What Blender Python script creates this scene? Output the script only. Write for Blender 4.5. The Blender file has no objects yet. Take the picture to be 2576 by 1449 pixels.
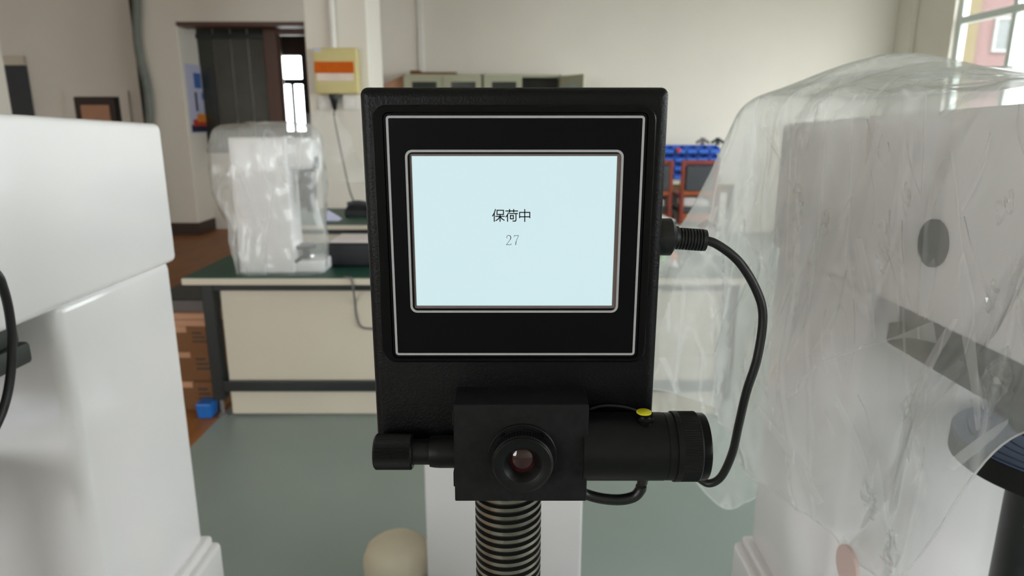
import bpy, bmesh, math, random
from mathutils import Vector, Matrix, noise
random.seed(7)
scn = bpy.context.scene
COL = scn.collection

# ---------------------------------------------------------------- camera, world, exposure
PITCH = math.radians(13.8)
CAMH = 1.48
FPX = 2576 * 24 / 36
cam_d = bpy.data.cameras.new('camera')
cam_d.lens = 24
cam_d.sensor_width = 36
cam_d.clip_start = 0.02
cam_d.clip_end = 300
cam_d.dof.use_dof = True
cam_d.dof.focus_distance = 0.48
cam_d.dof.aperture_fstop = 9.0
cam = bpy.data.objects.new('camera', cam_d)
cam.location = (0, 0, CAMH)
cam.rotation_euler = (math.radians(90) - PITCH, 0, 0)
COL.objects.link(cam)
scn.camera = cam

vs = scn.view_settings
vs.view_transform = 'Standard'
vs.look = 'None'
vs.exposure = 0.0
vs.gamma = 1.0
vs.use_curve_mapping = False

world = bpy.data.worlds.new('overcast_sky')
scn.world = world
world.use_nodes = True
bg = world.node_tree.nodes['Background']
bg.inputs['Color'].default_value = (1.0, 0.975, 0.992, 1)
bg.inputs['Strength'].default_value = 13.5
scn.cycles.max_bounces = 8
scn.cycles.diffuse_bounces = 5
scn.cycles.glossy_bounces = 3
scn.cycles.use_adaptive_sampling = True
scn.cycles.adaptive_threshold = 0.1
scn.cycles.transparent_max_bounces = 14
scn.cycles.sample_clamp_indirect = 8.0

# room layout (metres; camera stands at x=0, y=0 and looks along +y)
RX = 4.95      # right wall inner face
BY = 9.2       # back wall inner face
LX = -7.6      # left wall
FY = -4.2      # wall behind the camera
CZ = 3.6       # ceiling
WINDOWS = [(5.5, 8.15), (1.9, 4.5), (-1.3, 1.3), (-3.9, -1.9)]
WINDOWS_F = [(-6.6, -4.7), (-4.2, -2.3)]   # in the wall behind the camera
WZ0, WZ1 = 0.95, 3.15

def portal(name, loc, rot, sx, sy):
    l = bpy.data.lights.new(name, 'AREA')
    l.shape = 'RECTANGLE'
    l.size = sx
    l.size_y = sy
    l.cycles.is_portal = True
    o = bpy.data.objects.new(name, l)
    o.location = loc
    o.rotation_euler = rot
    COL.objects.link(o)
for (a, b) in WINDOWS:
    portal('daylight_portal', (RX + 0.27, (a + b) / 2, (WZ0 + WZ1) / 2), (0, math.radians(90), 0), WZ1 - WZ0, b - a)

for (a, b) in WINDOWS_F:
    portal('daylight_portal', ((a + b) / 2, FY - .27, (WZ0 + WZ1) / 2), (math.radians(90), 0, 0), b - a, WZ1 - WZ0)

# ---------------------------------------------------------------- helpers
def S(r, g, b):
    def f(c):
        c /= 255
        return c / 12.92 if c <= .04045 else ((c + .055) / 1.055) ** 2.4
    return (f(r), f(g), f(b))

def ray(px, py):
    x = (px - 1288) / FPX
    v = (724.5 - py) / FPX
    return Vector((x, math.cos(PITCH) + v * math.sin(PITCH), -math.sin(PITCH) + v * math.cos(PITCH)))
def at(px, py, Y):
    r = ray(px, py)
    return Vector((0, 0, CAMH)) + r * (Y / r.y)
def on(px, py, z):
    r = ray(px, py)
    return Vector((0, 0, CAMH)) + r * ((z - CAMH) / r.z)
def onx(px, py, X):
    r = ray(px, py)
    return Vector((0, 0, CAMH)) + r * (X / r.x)

MATS = {}
def mat(name, col, rough=.5, metal=0., var=.06, nscale=8., bump=0., bscale=60., spec=.5, coat=0., col2=None, stretch=None, bdist=.002):
    if name in MATS:
        return MATS[name]
    m = bpy.data.materials.new(name)
    m.use_nodes = True
    nt = m.node_tree
    b = nt.nodes['Principled BSDF']
    b.inputs['Roughness'].default_value = rough
    b.inputs['Metallic'].default_value = metal
    b.inputs['Specular IOR Level'].default_value = spec
    b.inputs['Coat Weight'].default_value = coat
    tc = nt.nodes.new('ShaderNodeTexCoord')
    src = tc.outputs['Object']
    if stretch:
        mp = nt.nodes.new('ShaderNodeMapping')
        mp.inputs['Scale'].default_value = stretch
        nt.links.new(src, mp.inputs['Vector'])
        src = mp.outputs['Vector']
    n = nt.nodes.new('ShaderNodeTexNoise')
    n.inputs['Scale'].default_value = nscale
    n.inputs['Detail'].default_value = 4
    nt.links.new(src, n.inputs['Vector'])
    r = nt.nodes.new('ShaderNodeValToRGB')
    c2 = col2 or tuple(c * (1 - var * 2.2) for c in col)
    r.color_ramp.elements[0].color = (*c2, 1)
    r.color_ramp.elements[1].color = (*(min(1, c * (1 + var * .4)) for c in col), 1)
    r.color_ramp.elements[0].position = .25
    r.color_ramp.elements[1].position = .7
    nt.links.new(n.outputs['Fac'], r.inputs['Fac'])
    nt.links.new(r.outputs['Color'], b.inputs['Base Color'])
    if bump:
        n2 = nt.nodes.new('ShaderNodeTexNoise')
        n2.inputs['Scale'].default_value = bscale
        n2.inputs['Detail'].default_value = 3
        nt.links.new(src, n2.inputs['Vector'])
        bp = nt.nodes.new('ShaderNodeBump')
        bp.inputs['Strength'].default_value = bump
        bp.inputs['Distance'].default_value = bdist
        nt.links.new(n2.outputs['Fac'], bp.inputs['Height'])
        nt.links.new(bp.outputs['Normal'], b.inputs['Normal'])
    MATS[name] = m
    return m

def emit(name, col, strength=1.):
    if name in MATS:
        return MATS[name]
    m = bpy.data.materials.new(name)
    m.use_nodes = True
    nt = m.node_tree
    b = nt.nodes['Principled BSDF']
    b.inputs['Base Color'].default_value = (.01, .01, .01, 1)
    b.inputs['Roughness'].default_value = .25
    tc = nt.nodes.new('ShaderNodeTexCoord')
    n = nt.nodes.new('ShaderNodeTexNoise')
    n.inputs['Scale'].default_value = 9
    nt.links.new(tc.outputs['Object'], n.inputs['Vector'])
    r = nt.nodes.new('ShaderNodeValToRGB')
    r.color_ramp.elements[0].color = (*(c * .97 for c in col), 1)
    r.color_ramp.elements[1].color = (*col, 1)
    nt.links.new(n.outputs['Fac'], r.inputs['Fac'])
    nt.links.new(r.outputs['Color'], b.inputs['Emission Color'])
    b.inputs['Emission Strength'].default_value = strength
    MATS[name] = m
    return m

def film(name, milk=.3, crease=.12, rough=.12, scale=5., tint=(.95, .96, .955), bump=.25, bdist=.008, gloss=1., crinkle=26.):
    """thin clear plastic: see-through, a little milky, shiny, with patches of fine crinkles"""
    m = bpy.data.materials.new(name)
    m.use_nodes = True
    nt = m.node_tree
    N = nt.nodes
    L = nt.links
    N.remove(N['Principled BSDF'])
    out = N['Material Output']
    tc = N.new('ShaderNodeTexCoord')
    def math_(op, a, b=None):
        n = N.new('ShaderNodeMath')
        n.operation = op
        for k, v in enumerate((a, b)):
            if v is None: continue
            if isinstance(v, (int, float)): n.inputs[k].default_value = v
            else: L.new(v, n.inputs[k])
        return n.outputs[0]
    def noise_(sc, det=2., dist=0., typ='FBM', st=(1, 1, .5)):
        mp = N.new('ShaderNodeMapping')
        mp.inputs['Scale'].default_value = st
        L.new(tc.outputs['Object'], mp.inputs['Vector'])
        n = N.new('ShaderNodeTexNoise')
        n.noise_type = typ
        n.inputs['Scale'].default_value = sc
        n.inputs['Detail'].default_value = det
        n.inputs['Distortion'].default_value = dist
        L.new(mp.outputs['Vector'], n.inputs['Vector'])
        return n.outputs['Fac']
    patch = N.new('ShaderNodeMapRange')
    patch.inputs['From Min'].default_value = .56
    patch.inputs['From Max'].default_value = .70
    L.new(noise_(scale, 1., 0., 'FBM', (1, 1, .7)), patch.inputs['Value'])
    vor = N.new('ShaderNodeTexVoronoi')
    vor.feature = 'F1'
    vor.distance = 'MANHATTAN'
    vor.inputs['Scale'].default_value = crinkle
    mpv = N.new('ShaderNodeMapping')
    mpv.inputs['Scale'].default_value = (1.3, 1.3, .5)
    mpv.inputs['Rotation'].default_value = (.4, .2, .3)
    L.new(tc.outputs['Object'], mpv.inputs['Vector'])
    L.new(mpv.outputs['Vector'], vor.inputs['Vector'])
    fine = math_('MULTIPLY', vor.outputs['Distance'], patch.outputs[0])
    h = math_('ADD', math_('MULTIPLY', noise_(scale * 2.2, 1.), .8), fine)
    bp = N.new('ShaderNodeBump')
    bp.inputs['Strength'].default_value = bump
    bp.inputs['Distance'].default_value = bdist
    L.new(h, bp.inputs['Height'])
    # thin milky stress lines
    ridge_ = N.new('ShaderNodeMapRange')
    ridge_.inputs['From Min'].default_value = .022
    ridge_.inputs['From Max'].default_value = .0
    ridge_.inputs['To Min'].default_value = 0.
    ridge_.inputs['To Max'].default_value = crease
    L.new(math_('ABSOLUTE', math_('SUBTRACT', noise_(scale * 1.3, 1., .3, 'FBM', (1, 1, .3)), .5)), ridge_.inputs['Value'])
    op = math_('ADD', ridge_.outputs[0], milk)
    di = N.new('ShaderNodeBsdfDiffuse')
    di.inputs['Color'].default_value = (*tint, 1)
    tl = N.new('ShaderNodeBsdfTranslucent')
    tl.inputs['Color'].default_value = (*tint, 1)
    L.new(bp.outputs['Normal'], di.inputs['Normal'])
    mx = N.new('ShaderNodeMixShader')
    mx.inputs['Fac'].default_value = .5
    L.new(di.outputs[0], mx.inputs[1])
    L.new(tl.outputs[0], mx.inputs[2])
    tr = N.new('ShaderNodeBsdfTransparent')
    tr.inputs['Color'].default_value = (.985, .99, .99, 1)
    m2 = N.new('ShaderNodeMixShader')
    L.new(op, m2.inputs['Fac'])
    L.new(tr.outputs[0], m2.inputs[1])
    L.new(mx.outputs[0], m2.inputs[2])
    gl = N.new('ShaderNodeBsdfGlossy')
    gl.inputs['Roughness'].default_value = rough
    L.new(bp.outputs['Normal'], gl.inputs['Normal'])
    fr = N.new('ShaderNodeFresnel')
    ge = N.new('ShaderNodeNewGeometry')
    L.new(math_('SUBTRACT', 1.45, math_('MULTIPLY', ge.outputs['Backfacing'], 1.45 - 1 / 1.45)), fr.inputs['IOR'])   # same sheen on both sides of the sheet
    L.new(bp.outputs['Normal'], fr.inputs['Normal'])
    m3 = N.new('ShaderNodeMixShader')
    L.new(math_('MINIMUM', math_('MULTIPLY', fr.outputs[0], gloss), .6), m3.inputs['Fac'])
    L.new(m2.outputs[0], m3.inputs[1])
    L.new(gl.outputs[0], m3.inputs[2])
    L.new(m3.outputs[0], out.inputs['Surface'])
    return m

def glass_mat(name, tint=(.9, .94, .93), refl=.08):
    m = bpy.data.materials.new(name)
    m.use_nodes = True
    nt = m.node_tree
    N = nt.nodes
    L = nt.links
    N.remove(N['Principled BSDF'])
    tr = N.new('ShaderNodeBsdfTransparent')
    tr.inputs['Color'].default_value = (*tint, 1)
    gl = N.new('ShaderNodeBsdfGlossy')
    gl.inputs['Roughness'].default_value = .05
    mx = N.new('ShaderNodeMixShader')
    mx.inputs['Fac'].default_value = refl
    L.new(tr.outputs[0], mx.inputs[1])
    L.new(gl.outputs[0], mx.inputs[2])
    L.new(mx.outputs[0], N['Material Output'].inputs['Surface'])
    return m

ORG = {}
def thing(name, loc, label, cat, group=None):
    o = bpy.data.objects.new(name, None)
    o.empty_display_size = .05
    o.location = loc
    COL.objects.link(o)
    ORG[o] = Vector(loc)
    tag(o, label, cat, group)
    return o
def tag(o, label, cat, group=None):
    o['label'] = label
    o['category'] = cat
    if group:
        o['group'] = group
    return o
def obj(name, bm, m, parent=None, smooth=False, label=None, kind=None, origin=None):
    """bm holds world coordinates; the object is put at its own origin"""
    bmesh.ops.recalc_face_normals(bm, faces=bm.faces)
    off = ORG[parent] if parent else (Vector(origin) if origin else None)
    if off is None:
        vs_ = [v.co for v in bm.verts]
        lo = [min(v[i] for v in vs_) for i in range(3)]
        hi = [max(v[i] for v in vs_) for i in range(3)]
        off = Vector(((lo[0] + hi[0]) / 2, (lo[1] + hi[1]) / 2, lo[2]))
    bmesh.ops.translate(bm, verts=bm.verts, vec=-off)
    me = bpy.data.meshes.new(name)
    bm.to_mesh(me)
    bm.free()
    if smooth:
        me.polygons.foreach_set('use_smooth', [True] * len(me.polygons))
        if smooth != 'all':
            me.set_sharp_from_angle(angle=math.radians(40))
    me.materials.append(m)
    o = bpy.data.objects.new(name, me)
    COL.objects.link(o)
    if parent:
        o.parent = parent
        ORG[o] = ORG[parent]
    else:
        o.location = off
        ORG[o] = off
    if label:
        o['label'] = label
    if kind:
        o['kind'] = kind
    return o
def struct(name, bm, m, parent=None, label=None):
    o = obj(name, bm, m, parent)
    if not parent:
        o['kind'] = 'structure'
        if label:
            o['label'] = label
    return o
def solo(name, bm, m, label, cat, group=None, smooth=False):
    return tag(obj(name, bm, m, smooth=smooth), label, cat, group)

def B():
    return bmesh.new()
def box(bm, x0, x1, y0, y1, z0, z1, bev=0., seg=2):
    t = bmesh.new()
    bmesh.ops.create_cube(t, size=1)
    for v in t.verts:
        v.co = Vector((x0 + (v.co.x + .5) * (x1 - x0), y0 + (v.co.y + .5) * (y1 - y0), z0 + (v.co.z + .5) * (z1 - z0)))
    if bev:
        bmesh.ops.bevel(t, geom=list(t.edges), offset=bev, segments=seg, affect='EDGES', profile=.5)
    merge(bm, t)
    return bm
def merge(bm, t):
    mp = {v: bm.verts.new(v.co) for v in t.verts}
    for f in t.faces:
        bm.faces.new([mp[v] for v in f.verts])
    t.free()
def hexa(bm, pts, bev=0., seg=2):
    """pts: 4 bottom (ccw), 4 top"""
    t = bmesh.new()
    v = [t.verts.new(p) for p in pts]
    for f in ((0, 3, 2, 1), (4, 5, 6, 7), (0, 1, 5, 4), (1, 2, 6, 5), (2, 3, 7, 6), (3, 0, 4, 7)):
        t.faces.new([v[i] for i in f])
    if bev:
        bmesh.ops.bevel(t, geom=list(t.edges), offset=bev, segments=seg, affect='EDGES', profile=.5)
    merge(bm, t)
    return bm
def lathe(bm, c, axis, prof, seg=48, flute=0., nfl=0, close=True):
    """prof: list of (distance along axis, radius[, fluted])"""
    axis = Vector(axis).normalized()
    u = axis.orthogonal().normalized()
    w = axis.cross(u)
    c = Vector(c)
    rings = []
    for p in prof:
        d, r = p[0], p[1]
        fl = len(p) > 2
        ring = []
        for i in range(seg):
            a = 2 * math.pi * i / seg
            rr = r - (flute if fl and nfl and i % 2 else 0)
            ring.append(bm.verts.new(c + axis * d + (u * math.cos(a) + w * math.sin(a)) * rr))
        rings.append(ring)
    for a, b in zip(rings, rings[1:]):
        for i in range(seg):
            j = (i + 1) % seg
            bm.faces.new([a[i], a[j], b[j], b[i]])
    if close:
        bm.faces.new(rings[0][::-1])
        bm.faces.new(rings[-1])
    return bm
def spline(pts, n=12):
    pts = [Vector(p) for p in pts]
    P = [pts[0] * 2 - pts[1]] + pts + [pts[-1] * 2 - pts[-2]]
    out = []
    for i in range(1, len(P) - 2):
        a, b, c, d = P[i - 1:i + 3]
        for k in range(n):
            t = k / n
            out.append(.5 * ((2 * b) + (c - a) * t + (2 * a - 5 * b + 4 * c - d) * t * t + (3 * b - a - 3 * c + d) * t ** 3))
    out.append(pts[-1])
    return out
def tube(bm, pts, r, seg=10, smooth_n=10):
    P = spline(pts, smooth_n) if smooth_n else [Vector(p) for p in pts]
    prev = None
    rings = []
    for i, p in enumerate(P):
        t = (P[min(i + 1, len(P) - 1)] - P[max(i - 1, 0)]).normalized()
        u = t.orthogonal().normalized() if prev is None else (prev - t * prev.dot(t)).normalized()
        prev = u
        w = t.cross(u)
        rr = r(i / (len(P) - 1)) if callable(r) else r
        rings.append([bm.verts.new(p + (u * math.cos(2 * math.pi * k / seg) + w * math.sin(2 * math.pi * k / seg)) * rr) for k in range(seg)])
    for a, b in zip(rings, rings[1:]):
        for k in range(seg):
            j = (k + 1) % seg
            bm.faces.new([a[k], a[j], b[j], b[k]])
    bm.faces.new(rings[0][::-1])
    bm.faces.new(rings[-1])
    return bm
def rrect(x0, x1, z0, z1, r, n=6):
    pts = []
    for cx, cz, a0 in ((x1 - r, z1 - r, 0), (x0 + r, z1 - r, 90), (x0 + r, z0 + r, 180), (x1 - r, z0 + r, 270)):
        for k in range(n + 1):
            a = math.radians(a0 + 90 * k / n)
            pts.append((cx + r * math.cos(a), cz + r * math.sin(a)))
    return pts
def slab(bm, rect, r, y0, y1, bev=0., n=6):
    """rounded plate in the xz plane, front at y0, back at y1"""
    x0, x1, z0, z1 = rect
    loops = []
    spec = [(0, y1)]
    if bev:
        for k in range(5):
            a = math.radians(90 * k / 4)
            spec.append((bev * (1 - math.cos(a)), y0 + bev * (1 - math.sin(a))))
    else:
        spec.append((0, y0))
    for ins, y in spec:
        loops.append([bm.verts.new((x, y, z)) for x, z in rrect(x0 + ins, x1 - ins, z0 + ins, z1 - ins, max(r - ins, .0004), n)])
    bm.faces.new(loops[0])
    for a, b in zip(loops, loops[1:]):
        for i in range(len(a)):
            j = (i + 1) % len(a)
            bm.faces.new([a[i], a[j], b[j], b[i]])
    bm.faces.new(loops[-1][::-1])
    return bm
def ring(bm, ro, r_o, ri, r_i, y0, y1, bev=0., n=6):
    """rounded frame in the xz plane"""
    L = []
    x0, x1, z0, z1 = ro
    a0, a1, b0, b1 = ri
    def lp(x0, x1, z0, z1, r, y):
        return [bm.verts.new((x, y, z)) for x, z in rrect(x0, x1, z0, z1, r, n)]
    L.append(lp(x0, x1, z0, z1, r_o, y1))
    L.append(lp(x0, x1, z0, z1, r_o, y0 + bev))
    if bev:
        L.append(lp(x0 + bev, x1 - bev, z0 + bev, z1 - bev, max(r_o - bev, .0003), y0))
    L.append(lp(a0, a1, b0, b1, r_i, y0))
    L.append(lp(a0, a1, b0, b1, r_i, y1))
    L.append(L[0])
    for a, b in zip(L, L[1:]):
        for i in range(len(a)):
            j = (i + 1) % len(a)
            bm.faces.new([a[i], a[j], b[j], b[i]])
    return bm
def stroke(bm, pts, w, y, to, th=.0002):
    """flat printed stroke through crop points"""
    P = [Vector(to(*p)) for p in pts]
    for a, b in zip(P, P[1:]):
        d = (b - a)
        d.y = 0
        d.normalize()
        nrm = Vector((-d.z, 0, d.x)) * w / 2
        e = d * w * .3
        q = [a - e + nrm, b + e + nrm, b + e - nrm, a - e - nrm]
        f = [bm.verts.new((p.x, y, p.z)) for p in q]
        k = [bm.verts.new((p.x, y + th, p.z)) for p in q]
        bm.faces.new(f)
        bm.faces.new(k[::-1])
        for i in range(4):
            j = (i + 1) % 4
            bm.faces.new([f[i], k[i], k[j], f[j]])

# ---------------------------------------------------------------- materials
M = {}
M['wall'] = mat('wall_paint', S(226, 219, 209), .85, var=.02, nscale=1.5, bump=.05, bscale=120)
M['ceil'] = mat('ceiling_paint', S(228, 225, 216), .9, var=.02, nscale=2)
M['wallpipe'] = mat('white_plastic_pipe', S(225, 220, 215), .5, var=.02)
M['floor'] = mat('grey_green_epoxy', S(142, 154, 149), .36, var=.05, nscale=1.2, bump=.03, bscale=30)
M['wood_floor'] = mat('orange_brown_floor', S(152, 96, 48), .5, var=.14, nscale=3, stretch=(6, .7, 1))
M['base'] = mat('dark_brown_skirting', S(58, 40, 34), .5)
M['frame_brown'] = mat('brown_door_frame', S(88, 56, 44), .45, nscale=12, stretch=(8, 8, .6))
M['dglass'] = mat('dark_partition_glass', S(60, 62, 55), .12, var=.15, nscale=2)
M['alu'] = mat('white_window_frame', S(215, 222, 218), .4, var=.02)
M['pane'] = glass_mat('window_glass')
M['black_leather'] = mat('black_textured_paint', (.0032, .0032, .0038), .4, var=.1, bump=.35, bscale=620, spec=.2, bdist=.001)
M['black_gloss'] = mat('black_gloss_bezel', (.003, .003, .0035), .25, var=.1, spec=.14)
M['black_panel'] = mat('black_overlay_film', (.003, .003, .004), .4, var=.1, spec=.1)
M['black_metal'] = mat('black_anodised_metal', (.0045, .0045, .0045), .42, var=.1, bump=.15, bscale=900, spec=.25, bdist=.0004)
M['black_box'] = mat('black_matt_box', (.009, .009, .0094), .6, var=.2, nscale=200, bump=.3, bscale=900, spec=.2, bdist=.0004)
M['rubber'] = mat('black_cable_rubber', (.005, .005, .0055), .4, var=.1, spec=.5)
M['line'] = mat('printed_silver_line', S(168, 166, 168), .5, var=.02)
M['lcd_rim'] = mat('brown_grey_screen_rim', S(112, 98, 94), .5, var=.05)
M['screen'] = emit('pale_blue_screen', S(208, 233, 237), 1.0)
M['ink'] = mat('screen_ink', S(30, 28, 42), .6, var=.02)
M['ink2'] = mat('screen_ink_thin', S(58, 62, 74), .6, var=.02)
M['steel'] = mat('dark_steel_thread', S(158, 151, 140), .33, metal=1., var=.25, nscale=40)
M['groove'] = mat('oily_thread_groove', S(30, 32, 28), .4, var=.2)
M['lens'] = mat('reddish_lens_glass', S(60, 22, 24), .06, var=.5, nscale=90, spec=.8)
M['yellow'] = mat('yellow_cap', S(214, 204, 30), .4, var=.03)
M['wgloss'] = mat('white_gloss_enamel', S(234, 231, 233), .16, var=.01, nscale=3, spec=.5)
M['dkgreen'] = mat('black_green_plastic', S(34, 42, 42), .45, var=.08)
M['anvil'] = mat('black_steel_blue_reflection', S(104, 120, 150), .33, metal=.9, var=.1)  # bluish reflection on the black top is put into the colour
M['chrome'] = mat('nickel_screw', S(170, 166, 158), .3, metal=1.)
M['red'] = mat('red_label_film_haze', S(222, 196, 190), .5)  # red paled so the colour carries the haze of the film
M['top_green'] = mat('dark_green_table_mat', S(22, 72, 58), .45, var=.08, nscale=4)
M['cream'] = mat('cream_laminate', S(206, 196, 180), .5, var=.02, nscale=3)
M['tframe'] = mat('black_green_steel_frame', S(24, 29, 29), .4, var=.05)
M['carton'] = mat('brown_cardboard', S(122, 82, 48), .8, var=.08, nscale=6)
M['carton2'] = mat('pink_tan_cardboard', S(194, 146, 118), .8, var=.05)
M['grey'] = mat('mid_grey_plastic', S(112, 108, 108), .6)
M['bluep'] = mat('blue_plastic', S(24, 104, 190), .4, var=.04)
M['blue_bin'] = mat('blue_bin_plastic', S(28, 100, 212), .4, var=.05)
M['case'] = mat('black_case_cloth', (.008, .009, .014), .6, var=.2)
M['paper'] = mat('pinkish_white_paper', S(232, 222, 222), .8, var=.02)
M['ybox'] = mat('yellowed_cream_plastic', S(205, 190, 130), .4, var=.03)
M['amber'] = mat('amber_window_plastic', S(206, 96, 14), .6, var=.06, nscale=30, spec=.15)
M['pinkw'] = mat('pale_pink_plastic', S(226, 206, 190), .4)
M['cab'] = mat('grey_green_cabinet_steel', S(176, 174, 150), .45, var=.02)
M['cabdark'] = mat('cabinet_interior', S(66, 62, 58), .7)
M['dkglass'] = mat('dark_cabinet_glass', S(52, 58, 56), .15)
M['pane_reflection'] = mat('door_glass_reflection', S(176, 190, 184), .12)  # pale colour stands for the reflection on the open door's pane
M['redwood'] = mat('red_brown_varnish', S(140, 48, 20), .35, var=.15, nscale=10, stretch=(5, 5, 1))
M['orwood'] = mat('orange_brown_varnish', S(176, 82, 26), .4, var=.15, nscale=10)
M['seat'] = mat('charcoal_leatherette', S(58, 60, 66), .5)
M['cloth'] = mat('white_cloth', S(236, 230, 230), .85, var=.03)
M['poster'] = mat('pale_blue_poster', S(196, 196, 222), .6, var=.02)
M['pblue'] = mat('poster_blue', S(70, 110, 180), .6)
M['pred'] = mat('poster_red', S(190, 60, 44), .6)
M['pora'] = mat('poster_orange', S(230, 140, 50), .6)
M['pdark'] = mat('poster_dark', S(44, 40, 66), .6)
M['green_lid'] = mat('light_green_plastic', S(128, 220, 120), .4)
M['orange'] = mat('orange_knob', S(224, 104, 24), .4)
M['curtain'] = mat('grey_green_tube', S(118, 124, 118), .6, var=.08)
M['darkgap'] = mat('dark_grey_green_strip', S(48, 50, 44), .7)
M['pinkbldg'] = mat('pink_render', S(88, 66, 65), .9, var=.03)
M['yelbldg'] = mat('yellow_render', S(82, 72, 50), .9, var=.03)
M['winout'] = mat('outside_window_pane', S(66, 70, 70), .3)
M['frame_out'] = mat('outside_window_frame', S(104, 104, 102), .6)
M['asphalt'] = mat('outside_ground', S(120, 118, 112), .9)

# ---------------------------------------------------------------- room shell
bm = B(); box(bm, -1.5, RX + .3, FY - .3, BY, -.12, 0)
struct('floor', bm, M['floor'], label='grey green epoxy floor')
bm = B(); box(bm, LX - .3, -1.5, FY - .3, 13.3, -.12, 0)
struct('floor_left', bm, M['wood_floor'], label='orange brown floor strip on the left')
bm = B(); box(bm, LX - .3, RX + .3, FY - .3, 13.3, CZ, CZ + .15)
struct('ceiling', bm, M['ceil'])
bm = B(); box(bm, -2.3, RX + .3, BY, BY + .25, 0, CZ)
struct('wall_back', bm, M['wall'])
bm = B(); box(bm, LX - .25, LX, FY - .3, 13.3, 0, CZ)
struct('wall_left', bm, M['wall'])
bm = B()
xs_ = [LX]
for a, b in WINDOWS_F:
    box(bm, xs_[-1], a, FY - .25, FY, 0, CZ)
    box(bm, a, b, FY - .25, FY, 0, WZ0)
    box(bm, a, b, FY - .25, FY, WZ1, CZ)
    xs_.append(b)
box(bm, xs_[-1], RX + .3, FY - .25, FY, 0, CZ)
struct('wall_front', bm, M['wall'])
bm = B()
ys = [FY - .3]
for a, b in sorted(WINDOWS):
    box(bm, RX, RX + .13, ys[-1], a, 0, CZ)
    box(bm, RX, RX + .13, a, b, 0, WZ0)
    box(bm, RX, RX + .13, a, b, WZ1, CZ)
    ys.append(b)
box(bm, RX, RX + .13, ys[-1], BY + .25, 0, CZ)
struct('wall_right', bm, M['wall'])
# pilaster in the far right corner
pl0, pl1 = at(2250, 100, BY).x, RX
bm = B(); box(bm, pl0, RX, BY - .32, BY, 0, CZ, .01)
struct('trim_1', bm, M['wall'], label='boxed corner pilaster beside the window')
# windows in the right wall
for k, (a, b) in enumerate(WINDOWS):
    w = thing('window_%d' % (k + 1), (RX + .12, (a + b) / 2, WZ0), 'white framed window in the right wall', 'window')
    del w['category']; del w['label']; w['kind'] = 'structure'
    x0, x1 = RX + .05, RX + .12
    bm = B()
    for (p, q, r, s) in ((a, b, WZ0, WZ0 + .07), (a, b, WZ1 - .07, WZ1), (a, a + .07, WZ0, WZ1), (b - .07, b, WZ0, WZ1)):
        box(bm, x0, x1, p, q, r, s, .006)
    obj('window_frame', bm, M['alu'], w)
    bm = B(); box(bm, x0, x1, a + .07, b - .07, 2.52, 2.60, .006)
    obj('transom', bm, M['alu'], w)
    n = 3
    for i in range(1, n):
        yy = a + (b - a) * i / n
        bm = B(); box(bm, x0 + .01, x1 - .01, yy - .035, yy + .035, WZ0 + .07, WZ1 - .07, .006)
        obj('mullion', bm, M['alu'], w)
    for i in range(n):
        bm = B(); box(bm, RX + .08, RX + .086, a + (b - a) * i / n + .03, a + (b - a) * (i + 1) / n - .03, WZ0 + .05, WZ1 - .05)
        obj('pane', bm, M['pane'], w)
    bm = B(); box(bm, RX - .09, RX + .05, a - .08, b + .08, WZ0 - .05, WZ0, .008)
    obj('window_sill', bm, M['alu'], w)

for k, (a, b) in enumerate(WINDOWS_F):
    w = thing('window_%d' % (k + 6), ((a + b) / 2, FY - .12, WZ0), 'x', 'x')
    del w['category']; del w['label']; w['kind'] = 'structure'
    y0, y1 = FY - .13, FY - .06
    bm = B()
    for (p, q, r, t_) in ((a, b, WZ0, WZ0 + .07), (a, b, WZ1 - .07, WZ1), (a, a + .07, WZ0, WZ1), (b - .07, b, WZ0, WZ1), ((a + b) / 2 - .035, (a + b) / 2 + .035, WZ0, WZ1)):
        box(bm, p, q, y0, y1, r, t_, .006)
    obj('window_frame', bm, M['alu'], w)
    bm = B(); box(bm, a + .07, b - .07, y0, y1, 2.52, 2.60, .006); obj('transom', bm, M['alu'], w)
    for (p, q) in ((a, (a + b) / 2), ((a + b) / 2, b)):
        bm = B(); box(bm, p + .04, q - .04, FY - .10, FY - .094, WZ0 + .04, WZ1 - .04); obj('pane', bm, M['pane'], w)

# left: pillar, recessed wall, opening to the corridor
PLX0, PLX1 = at(340, 40, 9.0).x, at(442, 40, 9.0).x
bm = B(); box(bm, PLX0, PLX1, 9.0, 9.75, 0, CZ, .012)
struct('pillar_left', bm, M['wall'], label='cream pillar left of the corridor opening')
bm = B(); box(bm, LX, PLX0 + .05, 9.6, 9.85, 0, CZ)
struct('wall_back_left', bm, M['wall'])
LZ = at(620, 55, 9.0).z
bm = B(); box(bm, PLX1, -2.3, 9.0, 9.25, LZ, CZ)
struct('wall_lintel', bm, M['wall'])
bm = B(); box(bm, PLX1, -2.3, 8.985, 9.26, LZ - .05, LZ)
struct('trim_2', bm, M['frame_brown'], label='brown strip under the lintel')
bm = B(); box(bm, PLX0 - .0, PLX1 + .012, 8.985, 9.0, 0, .16); box(bm, PLX1, PLX1 + .012, 9.0, 9.75, 0, .16)
struct('baseboard_left', bm, M['base'])
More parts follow.
